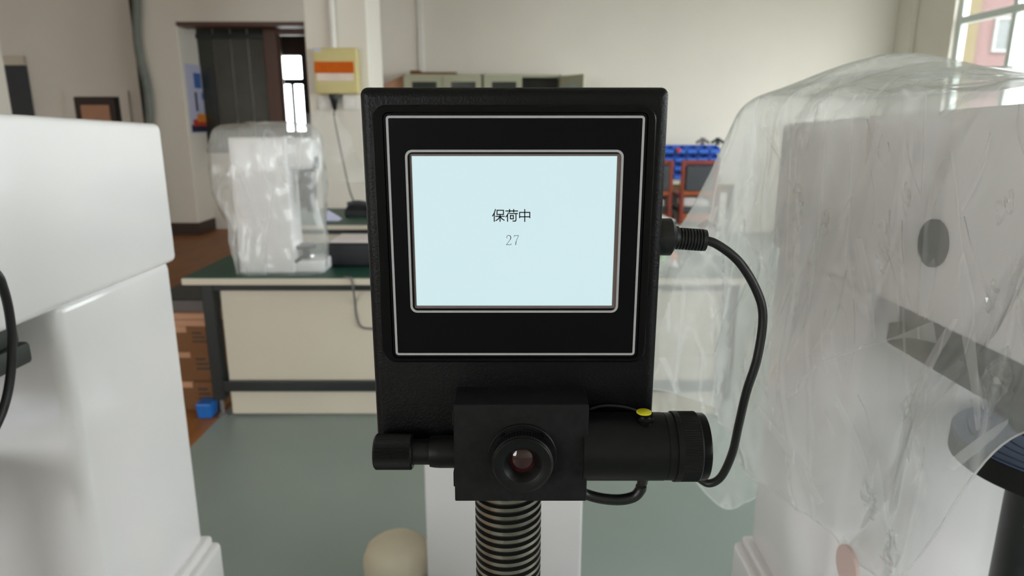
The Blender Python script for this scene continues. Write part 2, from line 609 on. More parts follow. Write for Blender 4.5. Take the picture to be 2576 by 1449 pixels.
# corridor shell
bm = B(); box(bm, PLX1 - .25, PLX1, 9.75, 13.0, 0, CZ); struct('wall_corridor_left', bm, M['wall'])
bm = B(); box(bm, -2.3, -2.1, BY + .25, 13.0, 0, CZ); struct('wall_corridor_right', bm, M['wall'])
wA, wB = at(694, 140, 13.0), at(775, 330, 13.0)
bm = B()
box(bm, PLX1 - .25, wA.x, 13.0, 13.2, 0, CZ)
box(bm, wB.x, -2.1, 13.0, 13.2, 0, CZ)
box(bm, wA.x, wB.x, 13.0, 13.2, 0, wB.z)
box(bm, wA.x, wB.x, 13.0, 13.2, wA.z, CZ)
struct('wall_corridor_end', bm, M['base'])  # gloom of the enclosed corridor put into the end wall's dark colour
w = thing('window_5', ((wA.x + wB.x) / 2, 13.05, wB.z), 'x', 'x')
del w['category']; del w['label']; w['kind'] = 'structure'
zt = at(730, 205, 13.0).z
bm = B()
box(bm, wA.x, wB.x, 13.03, 13.08, zt - .05, zt + .05)
xm = (wA.x + wB.x) / 2
box(bm, xm - .03, xm + .03, 13.03, 13.08, wB.z, zt)
for (p, q) in ((wA.x, wA.x + .05), (wB.x - .05, wB.x)):
    box(bm, p, q, 13.03, 13.08, wB.z, wA.z)
obj('window_frame', bm, M['dkgreen'], w)
for (p, q, r, s) in ((wA.x, wB.x, zt, wA.z), (wA.x, xm, wB.z, zt), (xm, wB.x, wB.z, zt)):
    bm = B(); box(bm, p + .02, q - .02, 13.05, 13.055, r + .02, s - .02)
    obj('pane', bm, M['pane'], w)
portal('daylight_portal', ((wA.x + wB.x) / 2, 13.22, (wA.z + wB.z) / 2), (math.radians(-90), 0, 0), abs(wB.x - wA.x), abs(wA.z - wB.z))
# dark glazed partition in the opening
PY = 9.5
g0, g1 = at(487, 60, PY).x, at(662, 60, PY).x
gz = at(523, 385, PY).z
part_ = thing('glazed_partition', ((g0 + g1) / 2, PY, 0), 'dark glazed partition beside the brown door post', 'partition')
bm = B(); box(bm, PLX1, g1, PY, PY + .12, 0, gz); obj('lower_wall', bm, M['wall'], part_)
bm = B()
box(bm, g0 - .06, g0, PY - .01, PY + .1, gz, LZ)
box(bm, g0, g1, PY - .01, PY + .1, gz, gz + .06)
gt = at(560, 97, PY).z
box(bm, g0, g1, PY - .01, PY + .1, gt, gt + .06)
obj('frame', bm, M['tframe'], part_)
n = 4
gz2 = at(600, 215, PY).z
for i in range(n):
    a, b = g0 + (g1 - g0) * i / n, g0 + (g1 - g0) * (i + 1) / n
    bm = B(); box(bm, a, b - .02, PY + .03, PY + .05, gz + .06, gt); obj('pane', bm, M['dglass'], part_)
    bm = B(); box(bm, a, b - .02, PY + .03, PY + .05, gt + .06, LZ); obj('pane', bm, M['dglass'], part_)
d0, d1 = at(664, 100, PY).x, at(697, 100, PY).x
dr = thing('door_1', ((d0 + d1) / 2, PY, 0), 'x', 'x')
del dr['category']; del dr['label']; dr['kind'] = 'structure'
bm = B(); box(bm, d0, d1, PY - .03, PY + .13, 0, LZ, .005); obj('door_post', bm, M['frame_brown'], dr)
dz = at(740, 88, PY).z
bm = B(); box(bm, d1, -2.3, PY - .02, PY + .12, dz, LZ, .005); obj('door_head', bm, M['frame_brown'], dr)
# centre column with the electrical box
CX0, CX1 = at(770, 150, 6.0).x, at(928, 150, 6.0).x
CY0, CY1 = 6.0, 6.62
bm = B(); box(bm, CX0, CX1, CY0, CY1, 0, CZ, .015, 3)
struct('pillar_centre', bm, M['wall'], label='cream square pillar carrying the yellow electrical box')
# wall details in the back left
bm = B(); a, b = at(10, 165, 9.6), at(95, 330, 9.6)
nb = thing('notice_board', ((a.x + b.x) / 2 - .1, 9.58, b.z), 'dark grey board on the tan wall at far left', 'board')
bm = B(); box(bm, a.x - .4, b.x, 9.56, 9.598, b.z - .3, a.z, .005); obj('panel', bm, M['seat'], nb)
bm = B(); box(bm, a.x - .4, b.x, 9.53, 9.598, a.z, a.z + .12, .01); obj('header', bm, M['cream'], nb)
a, b = at(165, 228, 9.6), at(338, 330, 9.6)
fh = thing('wall_cabinet', ((a.x + b.x) / 2, 9.58, b.z), 'framed dark wall cabinet with a cream notice, above the white machine', 'cabinet')
bm = B(); ring(bm, (a.x, b.x, b.z - .3, a.z), .01, (a.x + .12, b.x - .12, b.z - .18, a.z - .08), .01, 9.55, 9.6); obj('frame', bm, M['wall'], fh)
bm = B(); box(bm, a.x + .12, b.x - .12, 9.585, 9.599, b.z - .18, a.z - .08); obj('back_panel', bm, M['darkgap'], fh)
a2, b2 = at(203, 262, 9.58), at(283, 320, 9.58)
bm = B(); box(bm, a2.x, b2.x, 9.56, 9.575, b2.z, a2.z); obj('notice', bm, M['carton2'], fh, label='cream notice sheet')
a2, b2 = at(186, 245, 9.58), at(300, 320, 9.58)
bm = B(); ring(bm, (a2.x, b2.x, b2.z, a2.z), .02, (a2.x + .08, b2.x - .08, b2.z + .02, a2.z - .1), .02, 9.555, 9.58); obj('inner_frame', bm, M['base'], fh)
# dark strip and hanging tube at the pillar edge
bm = B()
tube(bm, [(PLX0 + .05 + .03 * math.sin(i * 1.7), 8.93, .2 + i * .34) for i in range(10)], .05, 10, 6)
solo('hanging_tube', bm, M['curtain'], 'grey green wavy tube running down the edge of the left pillar', 'tube', smooth=True)
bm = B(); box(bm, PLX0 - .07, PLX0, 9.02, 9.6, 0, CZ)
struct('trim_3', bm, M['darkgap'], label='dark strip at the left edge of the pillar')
# poster on the pillar jamb
pA = at(460, 155, 8.99); pB = at(497, 160, 8.99); pC = at(512, 338, 8.99)
py0, py1 = 9.08, 9.66
po = thing('poster', (PLX1 + .004, 9.3, pC.z), 'narrow pale blue poster with red and orange foot on the pillar side', 'poster')
px_ = PLX1 + .014
def pb(name, m, ya, yb, za, zb, off, lab=None):
    bm = B(); box(bm, PLX1 + .002, PLX1 + .006 + off, ya, yb, za, zb); return obj(name, bm, m, po, label=lab)
zt_, zb_ = at(460, 158, 9.05).z, at(480, 335, 9.05).z
H_ = zt_ - zb_
pb('sheet', M['poster'], py0, py1, zb_, zt_, 0)
pb('emblem', M['pblue'], py0 + .22, py0 + .42, zt_ - .34 * H_, zt_ - .12 * H_, .002)
pb('printed_lines', M['pdark'], py0 + .2, py0 + .26, zt_ - .68 * H_, zt_ - .4 * H_, .002)
pb('printed_lines', M['pblue'], py0 + .4, py0 + .5, zt_ - .5 * H_, zt_ - .4 * H_, .002)
pb('picture', M['pdark'], py0 + .02, py1 - .02, zb_ + .01, zb_ + .12 * H_, .002)
pb('picture', M['pred'], py0 + .08, py1 - .06, zb_ + .1 * H_, zb_ + .2 * H_, .003)
pb('picture', M['pora'], py0 + .2, py1 - .12, zb_ + .16 * H_, zb_ + .28 * H_, .004)
# trims on the back wall; white strip stands in for the lit pilaster edge
a = at(1057, 100, BY)
bm = B(); box(bm, a.x - .03, a.x + .045, BY - .025, BY, 0, CZ, .01)
struct('trim_4', bm, M['wallpipe'], label='white strip added for the lit pilaster edge on the back wall')
a, b = at(950, 35, BY), at(968, 300, BY)
bm = B(); box(bm, a.x, b.x - .02, BY - .04, BY, 0, a.z)
struct('trim_5', bm, M['darkgap'], label='dark door edge behind the centre pillar')
# white column close to the left edge
p = at(14, 180, 5.7)
bm = B(); box(bm, p.x - .5, p.x, 5.2, 5.7, 0, CZ, .01)
struct('pillar_near', bm, M['wall'], label='white pillar at the far left edge')
# outside: unseen ground, added to block sky light from below, and pink building
bm = B(); box(bm, RX + 1, 60, -40, 80, -4.2, -4); struct('ground_outside', bm, M['asphalt'])
bY = 24.0
a, b = at(2452, 100, bY), at(2548, 100, bY)
bl = thing('building', (a.x, bY, -4), 'pink rendered building with a yellow corner seen through the window', 'building')
bm = B(); box(bm, a.x, b.x, bY, bY + 8, -4, 12); obj('wall', bm, M['pinkbldg'], bl)
c = at(2395, 100, bY)
bm = B(); box(bm, c.x, a.x, bY - .1, bY + 8, -4, 12); obj('corner_wall', bm, M['yelbldg'], bl)
p0, p1 = at(2504, 42, bY), at(2534, 132, bY)
bm = B(); ring(bm, (p0.x, p1.x, p1.z, p0.z), .01, (p0.x + .1, p1.x - .1, p1.z + .1, p0.z - .1), .01, bY - .08, bY); wf = obj('window', bm, M['frame_out'], bl)
bm = B(); box(bm, p0.x + .1, p1.x - .1, bY - .05, bY - .01, p1.z + .1, p0.z - .1); obj('pane', bm, M['winout'], wf)

# ---------------------------------------------------------------- display unit (subject)
Y0 = .46
def P2(px, py, Y=Y0):
    return at(px, py, Y)
unit = thing('hardness_tester', (0.002, .5, 0), 'black measuring display with eyepiece on a steel lead screw, centre front', 'tester')
HX0, HX1, HZ1 = -.0995, .1027, at(1300, 219, Y0).z
HZ0 = at(1000, 1140, Y0).z
bm = B(); slab(bm, (HX0, HX1, HZ0, HZ1), .005, Y0, Y0 + .05, .006)
housing = obj('housing', bm, M['black_leather'], unit, smooth=True)
# bezel frame raised on the housing
bz1, bz0 = at(1300, 264, Y0).z, at(1300, 906, Y0).z
bx0, bx1 = at(948, 480, Y0).x, at(1640, 480, Y0).x
bx0 = min(bx0, -.091)
wx0, wx1, wz0, wz1 = -.0818, .0862, at(1300, 888, Y0).z, at(1300, 291, Y0).z
g = .0022
bm = B(); ring(bm, (bx0, bx1, bz0, bz1), .010, (wx0 - g, wx1 + g, wz0 - g, wz1 + g), .004, Y0 - .0050, Y0 + .001, .001)
bezel = obj('bezel', bm, M['black_gloss'], unit, smooth=True)
sx0, sx1 = -.0662, .0694
sz0, sz1 = at(1300, 767, Y0).z, at(1300, 392, Y0).z
ox0, ox1, oz0, oz1 = sx0 - .0012, sx1 + .0034, sz0 - .0016, sz1 + .0016
bm = B(); ring(bm, (wx0 - g + .0006, wx1 + g - .0006, wz0 - g + .0006, wz1 + g - .0006), .0035, (ox0, ox1, oz0, oz1), .0008, Y0 - .0045, Y0 + .001)
panel = obj('front_panel', bm, M['black_panel'], unit)
lw = .00155
bm = B(); ring(bm, (wx0, wx1, wz0, wz1), .0022, (wx0 + lw, wx1 - lw, wz0 + lw, wz1 - lw), .0008, Y0 - .0047, Y0 - .0044)
obj('printed_line', bm, M['line'], panel, label='silver printed outline')
ix0, ix1 = -.0702, .0733
iz0, iz1 = at(1300, 782, Y0).z, at(1300, 376, Y0).z
bm = B(); ring(bm, (ix0, ix1, iz0, iz1), .0046, (ix0 + lw, ix1 - lw, iz0 + lw, iz1 - lw), .0034, Y0 - .0047, Y0 - .0044)
obj('printed_line', bm, M['line'], panel, label='silver printed outline around the screen')
bm = B(); ring(bm, (ox0 - .0005, ox1 + .0005, oz0 - .0005, oz1 + .0005), .001, (sx0, sx1, sz0, sz1), .0003, Y0 - .0032, Y0 + .001)
obj('screen_rim', bm, M['lcd_rim'], unit)
YS = Y0 - .0016
bm = B(); box(bm, sx0 - .0004, sx1 + .0004, YS, YS + .0014, sz0 - .0004, sz1 + .0004)
screen = obj('screen', bm, M['screen'], unit, label='lit pale blue screen')
def tc(cx, cy):
    p = at(1150 + cx / 7.625, 470 + cy / 7.625, YS)
    return p
bm = B()
k = .46 * .985 / FPX / 7.625
W = 21 * k
chars = [
 [(735, 433), (712, 505), (678, 560)], [(712, 512), (712, 664)],
 [(765, 450), (888, 450), (888, 530), (765, 530), (765, 450)], [(738, 566), (908, 566)], [(823, 530), (823, 664)],
 [(818, 572), (790, 615), (742, 648)], [(830, 572), (858, 612), (904, 642)],
 [(932, 463), (1162, 463)], [(1006, 432), (1006, 488)], [(1085, 432), (1085, 488)],
 [(985, 498), (962, 543), (934, 578)], [(967, 548), (967, 664)], [(1004, 512), (1160, 512)],
 [(1022, 550), (1078, 550), (1078, 612), (1022, 612), (1022, 550)], [(1128, 512), (1128, 640), (1114, 658), (1068, 655)],
 [(1198, 594), (1198, 490), (1393, 490), (1393, 594)], [(1198, 574), (1393, 574)], [(1297, 433), (1297, 666)]]
for s in chars:
    stroke(bm, s, W, YS - .0002, tc)
obj('lettering', bm, M['ink'], screen, label='dark Chinese lettering')
bm = B()
for s, w_ in (([(958, 985), (950, 967), (962, 938), (990, 929), (1016, 938)], 9), ([(1016, 938), (1031, 970), (1020, 1008)], 15), ([(1020, 1008), (980, 1066), (946, 1108)], 8), ([(943, 1111), (1031, 1111)], 9), ([(1031, 1111), (1038, 1082)], 7),
             ([(1088, 966), (1098, 938)], 7), ([(1095, 935), (1180, 935)], 9), ([(1178, 938), (1150, 1000), (1130, 1050)], 8), ([(1130, 1050), (1123, 1112)], 14)):
    stroke(bm, s, w_ * k, YS - .0002, tc)
obj('number', bm, M['ink2'], screen, label='thin dark number 27')
# plug on the right side and its cable
pc = at(1672, 596, Y0 + .022)
plug = B()
pr = .0133
PE = at(1693, 596, pc.y).x - HX1
lathe(plug, (HX1 - .001, pc.y, pc.z), (1, 0, 0), [(0, pr), (PE - .001, pr), (PE + .0025, pr * .62), (PE + .0045, pr * .58)], 32)
plug_o = obj('plug', plug, M['rubber'], unit, smooth=True)
bm = B()
prof = []
x = PE + .0028
for i in range(8):
    prof += [(x, .0079), (x + .0013, .0079), (x + .0013, .0064), (x + .0022, .0064)]
    x += .0022
prof += [(x, .0079), (x + .003, .0077), (x + .0035, .006)]
lathe(bm, (HX1, pc.y, pc.z), (1, 0, -.07), prof, 24)
obj('strain_relief', bm, M['rubber'], plug_o, smooth=True)
cy = pc.y
pts = [(HX1 + x - .003, cy, pc.z - .0018)]
for (px, py, Y) in ((1800, 613, cy), (1860, 660, cy), (1905, 735, cy), (1919, 800, cy), (1905, 900, cy), (1878, 985, cy + .003), (1858, 1070, cy + .008), (1842, 1140, cy + .014), (1815, 1198, cy + .02), (1785, 1216, cy + .025), (1760, 1204, cy + .028), (1735, 1180, cy + .03)):
    pts.append(at(px, py, Y))
bm = B(); tube(bm, pts, .0033, 14, 8)
obj('cable', bm, M['rubber'], unit, smooth=True)
# eyepiece block
YB = .428
def rect_at(x0, x1, y0, y1, Y):
    a = at(x0, y0, Y); b = at(x1, y1, Y)
    return a.x, b.x, b.z, a.z
r = rect_at(1139.5, 1475, 1019, 1261, YB)
bxl, bxr, bzb, bzt = r
bm = B(); box(bm, bxl, bxr, YB, YB + .062, bzb, bzt, .0006, 1)
block = obj('eyepiece_block', bm, M['black_box'], unit)
# seams of the cover plates
bm = B(); box(bm, bxl - .0012, bxl + .001, YB + .004, YB + .03, bzt - .017, bzt - .006, .0004)
obj('cover_lug', bm, M['black_metal'], block)
bm = B(); box(bm, bxl - .0012, bxl + .001, YB + .004, YB + .03, bzb + .009, bzb + .02, .0004)
obj('cover_lug', bm, M['black_metal'], block)
# eyepiece
ec = at(1314, 1145, YB)
def eyeR(px): return px * (YB - .01) * .97 / FPX
bm = B(); lathe(bm, (ec.x, YB, ec.z), (0, -1, 0), [(-.001, .0236), (.0016, .0236), (.0022, .023)], 64)
fl = obj('eyepiece_flange', bm, M['black_metal'], unit, smooth=True)
for a in (50, 130, 230, 310):
    aa = math.radians(a)
    q = Vector((ec.x + math.cos(aa) * .0203, YB, ec.z + math.sin(aa) * .0203))
    bm = B(); lathe(bm, q, (0, -1, 0), [(0, .0022), (.0030, .0022), (.0032, .0013), (.0024, .0012)], 16)
    obj('flange_screw', bm, M['black_gloss'], fl, smooth=True)
bm = B()
prof = [(.002, .0205), (.0035, .0208), (.0035, .0200, 1), (.0110, .0200, 1), (.0112, .0206), (.0125, .0206), (.0132, .0199), (.0146, .0199), (.0154, .0192), (.0150, .0180), (.0148, .0132), (.0142, .0124), (.0082, .0088), (.0076, .0086)]
lathe(bm, (ec.x, YB, ec.z), (0, -1, 0), prof, 128, .0005, 1, close=False)
eye = obj('eyepiece', bm, M['black_metal'], unit, smooth=True)
bm = B()
prof = [(.0070, .0100), (.0076, .0088), (.0087, .0070), (.0094, .0045), (.0097, .0001)]
lathe(bm, (ec.x, YB, ec.z), (0, -1, 0), prof, 40)
obj('lens', bm, M['lens'], eye, smooth=True, label='reddish lens glass')
# focusing knob on the left
YK = YB + .018
kc = at(1000, 1136, YK)
kz = kc.z
kr = 46.5 * YK * 1.05 / FPX
def kx(px): return at(px, 1136, YK).x
bm = B(); lathe(bm, (kx(944), YK, kz), (1, 0, 0), [(0, kr - .0012), (.0012, kr, 1), (kx(1036) - kx(944), kr, 1), (kx(1040) - kx(944), kr - .0012)], 160, .00035, 1)
obj('focus_knob', bm, M['black_metal'], unit, smooth=True)
bm = B(); lathe(bm, (kx(1038), YK, kz), (1, 0, 0), [(0, kr * .72), (kx(1082) - kx(1038), kr * .72), (kx(1083) - kx(1038), kr * .84), (kx(1094) - kx(1038), kr * .88), (kx(1110) - kx(1038), kr * .9), (bxl + .003 - kx(1038), kr * .9)], 48)
obj('knob_shaft', bm, M['black_metal'], unit, smooth=True)
# camera barrel on the right
YR = YB + .017
rc = at(1600, 1122, YR)
rz = rc.z
def rxx(px): return at(px, 1122, YR).x
R1 = 86 * YR * 1.07 / FPX
bm = B()
x0 = bxr - .003
D = lambda px: rxx(px) - x0
lathe(bm, (x0, YR, rz), (1, 0, 0), [(0, R1), (D(1664), R1), (D(1665), R1 * .975), (D(1668), R1 * .975), (D(1669), R1 * .99), (D(1692), R1 * .99), (D(1693), R1)], 64)
barrel = obj('camera_barrel', bm, M['black_metal'], unit, smooth=True)
bm = B(); lathe(bm, (x0, YR, rz), (1, 0, 0), [(D(1686), R1 * .98), (D(1689), R1 * 1.035), (D(1702), R1 * 1.035), (D(1703), R1 * 1.03, 1), (D(1745), R1 * 1.03, 1), (D(1746), R1 * 1.035), (D(1750), R1 * 1.0)], 200, .00035, 1)
obj('knurled_ring', bm, M['black_metal'], barrel, smooth=True)
bm = B(); lathe(bm, (x0, YR, rz), (1, 0, 0), [(D(1748), R1 * .99), (D(1767), R1 * .985), (D(1770), R1 * .965), (D(1770), R1 * .8), (D(1760), R1 * .78)], 64)
obj('end_ring', bm, M['black_gloss'], barrel, smooth=True)
bm = B(); lathe(bm, (rxx(1738), YR - R1 * .22, rz + R1 * .968), (0, -.2, 1), [(-.002, .0013), (.0008, .0013), (.0008, .0008), (-.001, .0007)], 12)
obj('set_screw', bm, M['rubber'], barrel)
# connector with yellow cap on top of the barrel, plug below
CN = YR - .006
kx_, kz_ = at(1621, 1058, CN).x, at(1621, 1034, CN).z - .0057
bm = B(); lathe(bm, (kx_, CN, kz_), (0, 0, 1), [(-.005, .0062), (-.001, .0062), (.0005, .0066), (.0018, .0056), (.0022, .0054), (.0045, .0054)], 32)
con = obj('top_connector', bm, M['black_gloss'], unit, smooth=True)
bm = B(); lathe(bm, (kx_ - .0006, CN, kz_ + .0045), (0, 0, 1), [(0, .0052), (.0008, .0052), (.0012, .0047)], 32)
obj('yellow_cap', bm, M['yellow'], con, label='yellow cap', smooth=True)
bm = B(); lathe(bm, (at(1618, 1215, YR).x, YR, rz - R1 * .97), (-.12, 0, -1), [(-.002, .0046), (.0016, .0046), (.0018, .0040), (.0062, .0038), (.0066, .0032)], 28)
bplug = obj('bottom_plug', bm, M['rubber'], unit, smooth=True)
yw = YB + .03
pts = [at(1440, 1046, yw + .01), at(1476, 1033, yw), at(1510, 1022, yw), at(1545, 1021, yw), at(1580, 1026, yw), at(1606, 1036, yw)]
bm = B(); tube(bm, pts, .0014, 10, 8); obj('cable', bm, M['rubber'], unit, smooth=True)
pts = [at(1450, 1232, YR - .003), at(1476, 1244, YR), at(1515, 1254, YR), at(1560, 1257, YR), at(1595, 1249, YR), at(1611, 1232, YR), at(1613, 1222, YR)]
bm = B(); tube(bm, pts, .0040, 12, 8); obj('cable', bm, M['rubber'], unit, smooth=True)
# lead screw
SY = .46
sc_ = at(1278.5, 1290, SY)
SR = .0248
z0, z1 = .80, bzb + .012
pitch = .0064
seg = 64
n_p = 12
turns = int((z1 - z0) / pitch) - 1
prof_ = []
for q in range(n_p):
    ph = q / n_p
    prof_.append(SR - (.0 if ph < .48 else .0026 if .55 <= ph < .95 else .0012))
bm = B()
rows_ = []
for i in range(turns * n_p + 1):
    rows_.append([bm.verts.new((sc_.x + prof_[i % n_p] * math.cos(2 * math.pi * k_ / seg), SY + prof_[i % n_p] * math.sin(2 * math.pi * k_ / seg), z0 + pitch * (i / n_p + k_ / seg))) for k_ in range(seg + 1)])
for ri_, (a, b) in enumerate(zip(rows_, rows_[1:])):
    for k_ in range(seg):
        f_ = bm.faces.new([a[k_], a[k_ + 1], b[k_ + 1], b[k_]])
        f_.material_index = 1 if (ri_ % n_p) in (5, 6, 7, 8, 9, 10, 11) else 0
bmesh.ops.remove_doubles(bm, verts=bm.verts, dist=1e-6)
lsc = obj('lead_screw', bm, M['steel'], unit, smooth=True, label='dark steel threaded lead screw')
lsc.data.materials.append(M['groove'])
bm = B(); box(bm, sc_.x - .17, sc_.x + .17, .34, .68, .0, .78, .02, 3)
obj('machine_base', bm, M['wgloss'], unit, smooth=True, label='white machine base')
bm = B(); lathe(bm, (sc_.x, SY, .775), (0, 0, 1), [(0, .075), (.01, .075), (.02, .05), (.035, .05), (.04, .045)], 48)
obj('screw_nut', bm, M['black_metal'], unit, smooth=True)

# ---------------------------------------------------------------- the two neighbouring machines
def machine(xs, sg, label, hb=1.215):
    """xs: x of the face towards the camera axis, sg: +1 body lies to the right, -1 to the left"""
    X = lambda d: xs + sg * d
    t = thing('hardness_tester', (X(.21), .9, 0), label, 'tester', None)
    def bx(name, d0, d1, y0, y1, z0, z1, bev, m, seg=4, zt0=None):
        bm = B()
        a, b = sorted((X(d0), X(d1)))
        zt = z1 if zt0 is None else zt0
        hexa(bm, [(a, y0, z0), (b, y0, z0), (b, y1, z0), (a, y1, z0), (a, y0, zt), (b, y0, zt), (b, y1, z1), (a, y1, z1)], bev, seg)
        return obj(name, bm, m, t, smooth=True)
    bx('head', 0, .42, .40, 1.302, hb, 1.474, .012, M['wgloss'], 4, 1.508)
    bx('column', .008, .412, .95, 1.294, .60, hb + .01, .022, M['wgloss'], 5)
    bx('base', -.022, .44, .38, 1.305, .36, .598, .012, M['wgloss'], 4)
    bx('base_step', -.006, .425, .36, 1.300, .590, .615, .008, M['wgloss'], 3)
    bx('pedestal', .02, .40, .40, 1.26, 0, .365, .01, M['wgloss'], 3)
    blk = bx('indenter_housing', .018, .40, .45, .885, hb - .030, hb + .002, .006, M['dkgreen'], 2)
    bx('housing_lower', .012, .40, .45, .895, hb - .060, hb - .029, .006, M['dkgreen'], 2)
    c = Vector((X(.13), .76, 0))
    bm = B(); lathe(bm, (c.x, c.y, hb - .055), (0, 0, -1), [(0, .05), (.05, .05), (.06, .03), (.075, .02), (.08, .006)], 40)
    obj('indenter', bm, M['dkgreen'], t, smooth=True)
    return t
lm = machine(-.65, -1, 'white enamel tester standing at the left, cable hanging at its side')
rm = machine(.5, 1, 'white tester under clear plastic at the right, black round anvil table', 1.243)
# hole on the right machine's side
hc = onx(2350, 612, .5)
bm = B(); lathe(bm, (.497, hc.y, hc.z), (1, 0, 0), [(0, .0285), (.004, .0285), (.004, .026)], 48)
obj('side_plug', bm, M['dkgreen'], rm, smooth=True, label='dark round plug')
# anvil table on its screw
AC = Vector((.71, .80, 1.08)); AR = .125
for t, c in ((rm, AC), (lm, Vector((-.86, .76, 1.0)))):
    bm = B()
    prof = [(-.032, AR), (-.002, AR), (0, AR - .002)]
    for q in (.108, .088, .070):
        prof += [(0, q + .0012), (-.002, q + .001), (-.002, q - .001), (0, q - .0012)]
    prof += [(0, .02), (-.004, .018), (-.004, .001)]
    lathe(bm, c, (0, 0, 1), prof, 72)
    o = obj('anvil_table', bm, M['anvil'], t, smooth=True)
    bm = B(); lathe(bm, c, (0, 0, 1), [(-.034, AR + .0012), (-.004, AR + .0012), (-.003, AR - .001)], 72)
    obj('anvil_rim', bm, M['black_metal'], t, smooth=True)
    bm = B(); lathe(bm, (c.x, c.y, .62), (0, 0, 1), [(0, .054), (c.z - .62 - .075, .054), (c.z - .62 - .05, .056), (c.z - .62 - .036, .050), (c.z - .62 - .03, .022)], 40)
    o = obj('screw_sleeve', bm, M['tframe'], t, smooth=True)
    bm = B(); lathe(bm, (c.x - .045, c.y - .03, c.z - .10), (-1, -.4, 0), [(0, .003), (.008, .003), (.008, .0052), (.014, .0052), (.014, .003), (.010, .0028)], 20)
    obj('clamp_screw', bm, M['chrome'], o, smooth=True)
    bm = B(); lathe(bm, (c.x + .015, c.y - .06, c.z - .001), (0, 0, 1), [(0, .012), (.004, .013), (.007, .010), (.008, .003)], 24)
    obj('centre_pin', bm, M['chrome'], t, smooth=True)
p = onx(2130, 1425, .478)
bm = B(); lathe(bm, (.4785, p.y, p.z), (1, 0, 0), [(-.002, .03), (.003, .03)], 32)
obj('red_label', bm, M['red'], rm, label='round red label with the film haze in its colour')
# left machine: black plug and cable
bm = B()
q = onx(-42, 648, -.60)
lathe(bm, (-.655, q.y, q.z), (1, 0, 0), [(0, .022), (.034, .0225), (.044, .018), (.05, .009)], 32)
obj('plug', bm, M['rubber'], lm, smooth=True)
pts = [Vector((-.606, q.y, q.z))] + [onx(x_, y_, X_) for x_, y_, X_ in ((-8, 690, -.595), (8, 725, -.595), (22, 780, -.60), (30, 850, -.605), (28, 930, -.61), (14, 1010, -.615), (-14, 1080, -.62), (-60, 1150, -.625))] + [Vector((-.66, .66, .80)), Vector((-.70, .68, .63))]
bm = B(); tube(bm, pts, .0052, 14, 8)
obj('cable', bm, M['rubber'], lm, smooth=True)

# ---------------------------------------------------------------- plastic covers
def sheet(cols, nu, nv, closed, disp, seedv):
    """cols: list of columns, each a list of control points top -> hem"""
    nr = len(cols[0])
    C = [spline(c, nv) for c in cols]            # dense in v
    rows = len(C[0])
    grid = []
    for r_ in range(rows):
        loop = [c[r_] for c in C]
        if closed:
            ext = loop[-2:] + loop + loop[:3]
            sp = spline(ext, nu)
            sp = sp[2 * nu: 2 * nu + len(loop) * nu]
        else:
            sp = spline(loop, nu)
        grid.append(sp)
    nrm_c = sum((p for p in grid[0]), Vector()) / len(grid[0])
    bm = B()
    V = []
    R_ = len(grid); U_ = len(grid[0])
    for r_ in range(R_):
        row = []
        for u_ in range(U_):
            p = grid[r_][u_]
            du = grid[r_][(u_ + 1) % U_] - grid[r_][u_ - 1] if closed else grid[r_][min(u_ + 1, U_ - 1)] - grid[r_][max(u_ - 1, 0)]
            dv = grid[min(r_ + 1, R_ - 1)][u_] - grid[max(r_ - 1, 0)][u_]
            n_ = du.cross(dv)
            if n_.length < 1e-9: n_ = Vector((0, 0, 1))
            n_.normalize()
            if n_.dot(p - nrm_c - Vector((0, 0, -.25))) < 0: n_.negate()
            row.append(bm.verts.new(p + n_ * disp(p, r_ / (R_ - 1), u_ / U_)))
        V.append(row)
    for r_ in range(R_ - 1):
        for u_ in range(U_ if closed else U_ - 1):
            j = (u_ + 1) % U_
            bm.faces.new([V[r_][u_], V[r_][j], V[r_ + 1][j], V[r_ + 1][u_]])
    return bm

def ridge(p, s, off, st=(1, 1, 1)):
    q = Vector((p.x * s * st[0] + off, p.y * s * st[1], p.z * s * st[2]))
    return 1 - abs(noise.noise(q)) * 2

def tri(x):
    return abs((x % 1.) - .5) * 2
def sstep(x):
    x = min(1, max(0, x))
    return x * x * (3 - 2 * x)
FOLDS = []
rf = random.Random(5)
for k_ in range(9):
    ang = rf.uniform(-.55, .55)
    FOLDS.append((Vector((.8 * math.cos(ang), math.cos(ang), math.sin(ang))), rf.uniform(3.0, 7.5), rf.random(), rf.uniform(.006, .016), rf.uniform(0, 40)))
def cover_disp(p, v, u):
    hang = sstep((v - .47) / .4)
    topz = sstep((.56 - v) / .1)
    a = 0.
    for d, f, ph, am, off in FOLDS:
        msk = sstep(noise.noise(p * 2.3 + Vector((off, 0, 0))) * 2.2 + .35)
        t_ = tri(f * d.dot(p) + ph + .10 * noise.noise(p * 4 + Vector((0, off, 0))))
        a += 1.5 * am * msk * max(0, t_ - .45) * (hang + .22)
    for d, f, ph, am, off in FOLDS[:5]:
        d2 = Vector((d.x, d.z * .6, d.y * .6))
        a += .55 * am * tri(f * .9 * Vector((.25, 1, .6)).dot(p) + ph * 3 + .3 * noise.noise(p * 3)) * topz * .5
    # narrow pinched pleats running down from the top edge
    pl = max(0, 1 - abs(noise.noise(Vector((p.x * 5 + p.z * .9, p.y * 5 - p.z * 1.4, p.z * .7 + 9)))) * 14)
    a += .006 * pl * hang
    return a + .003

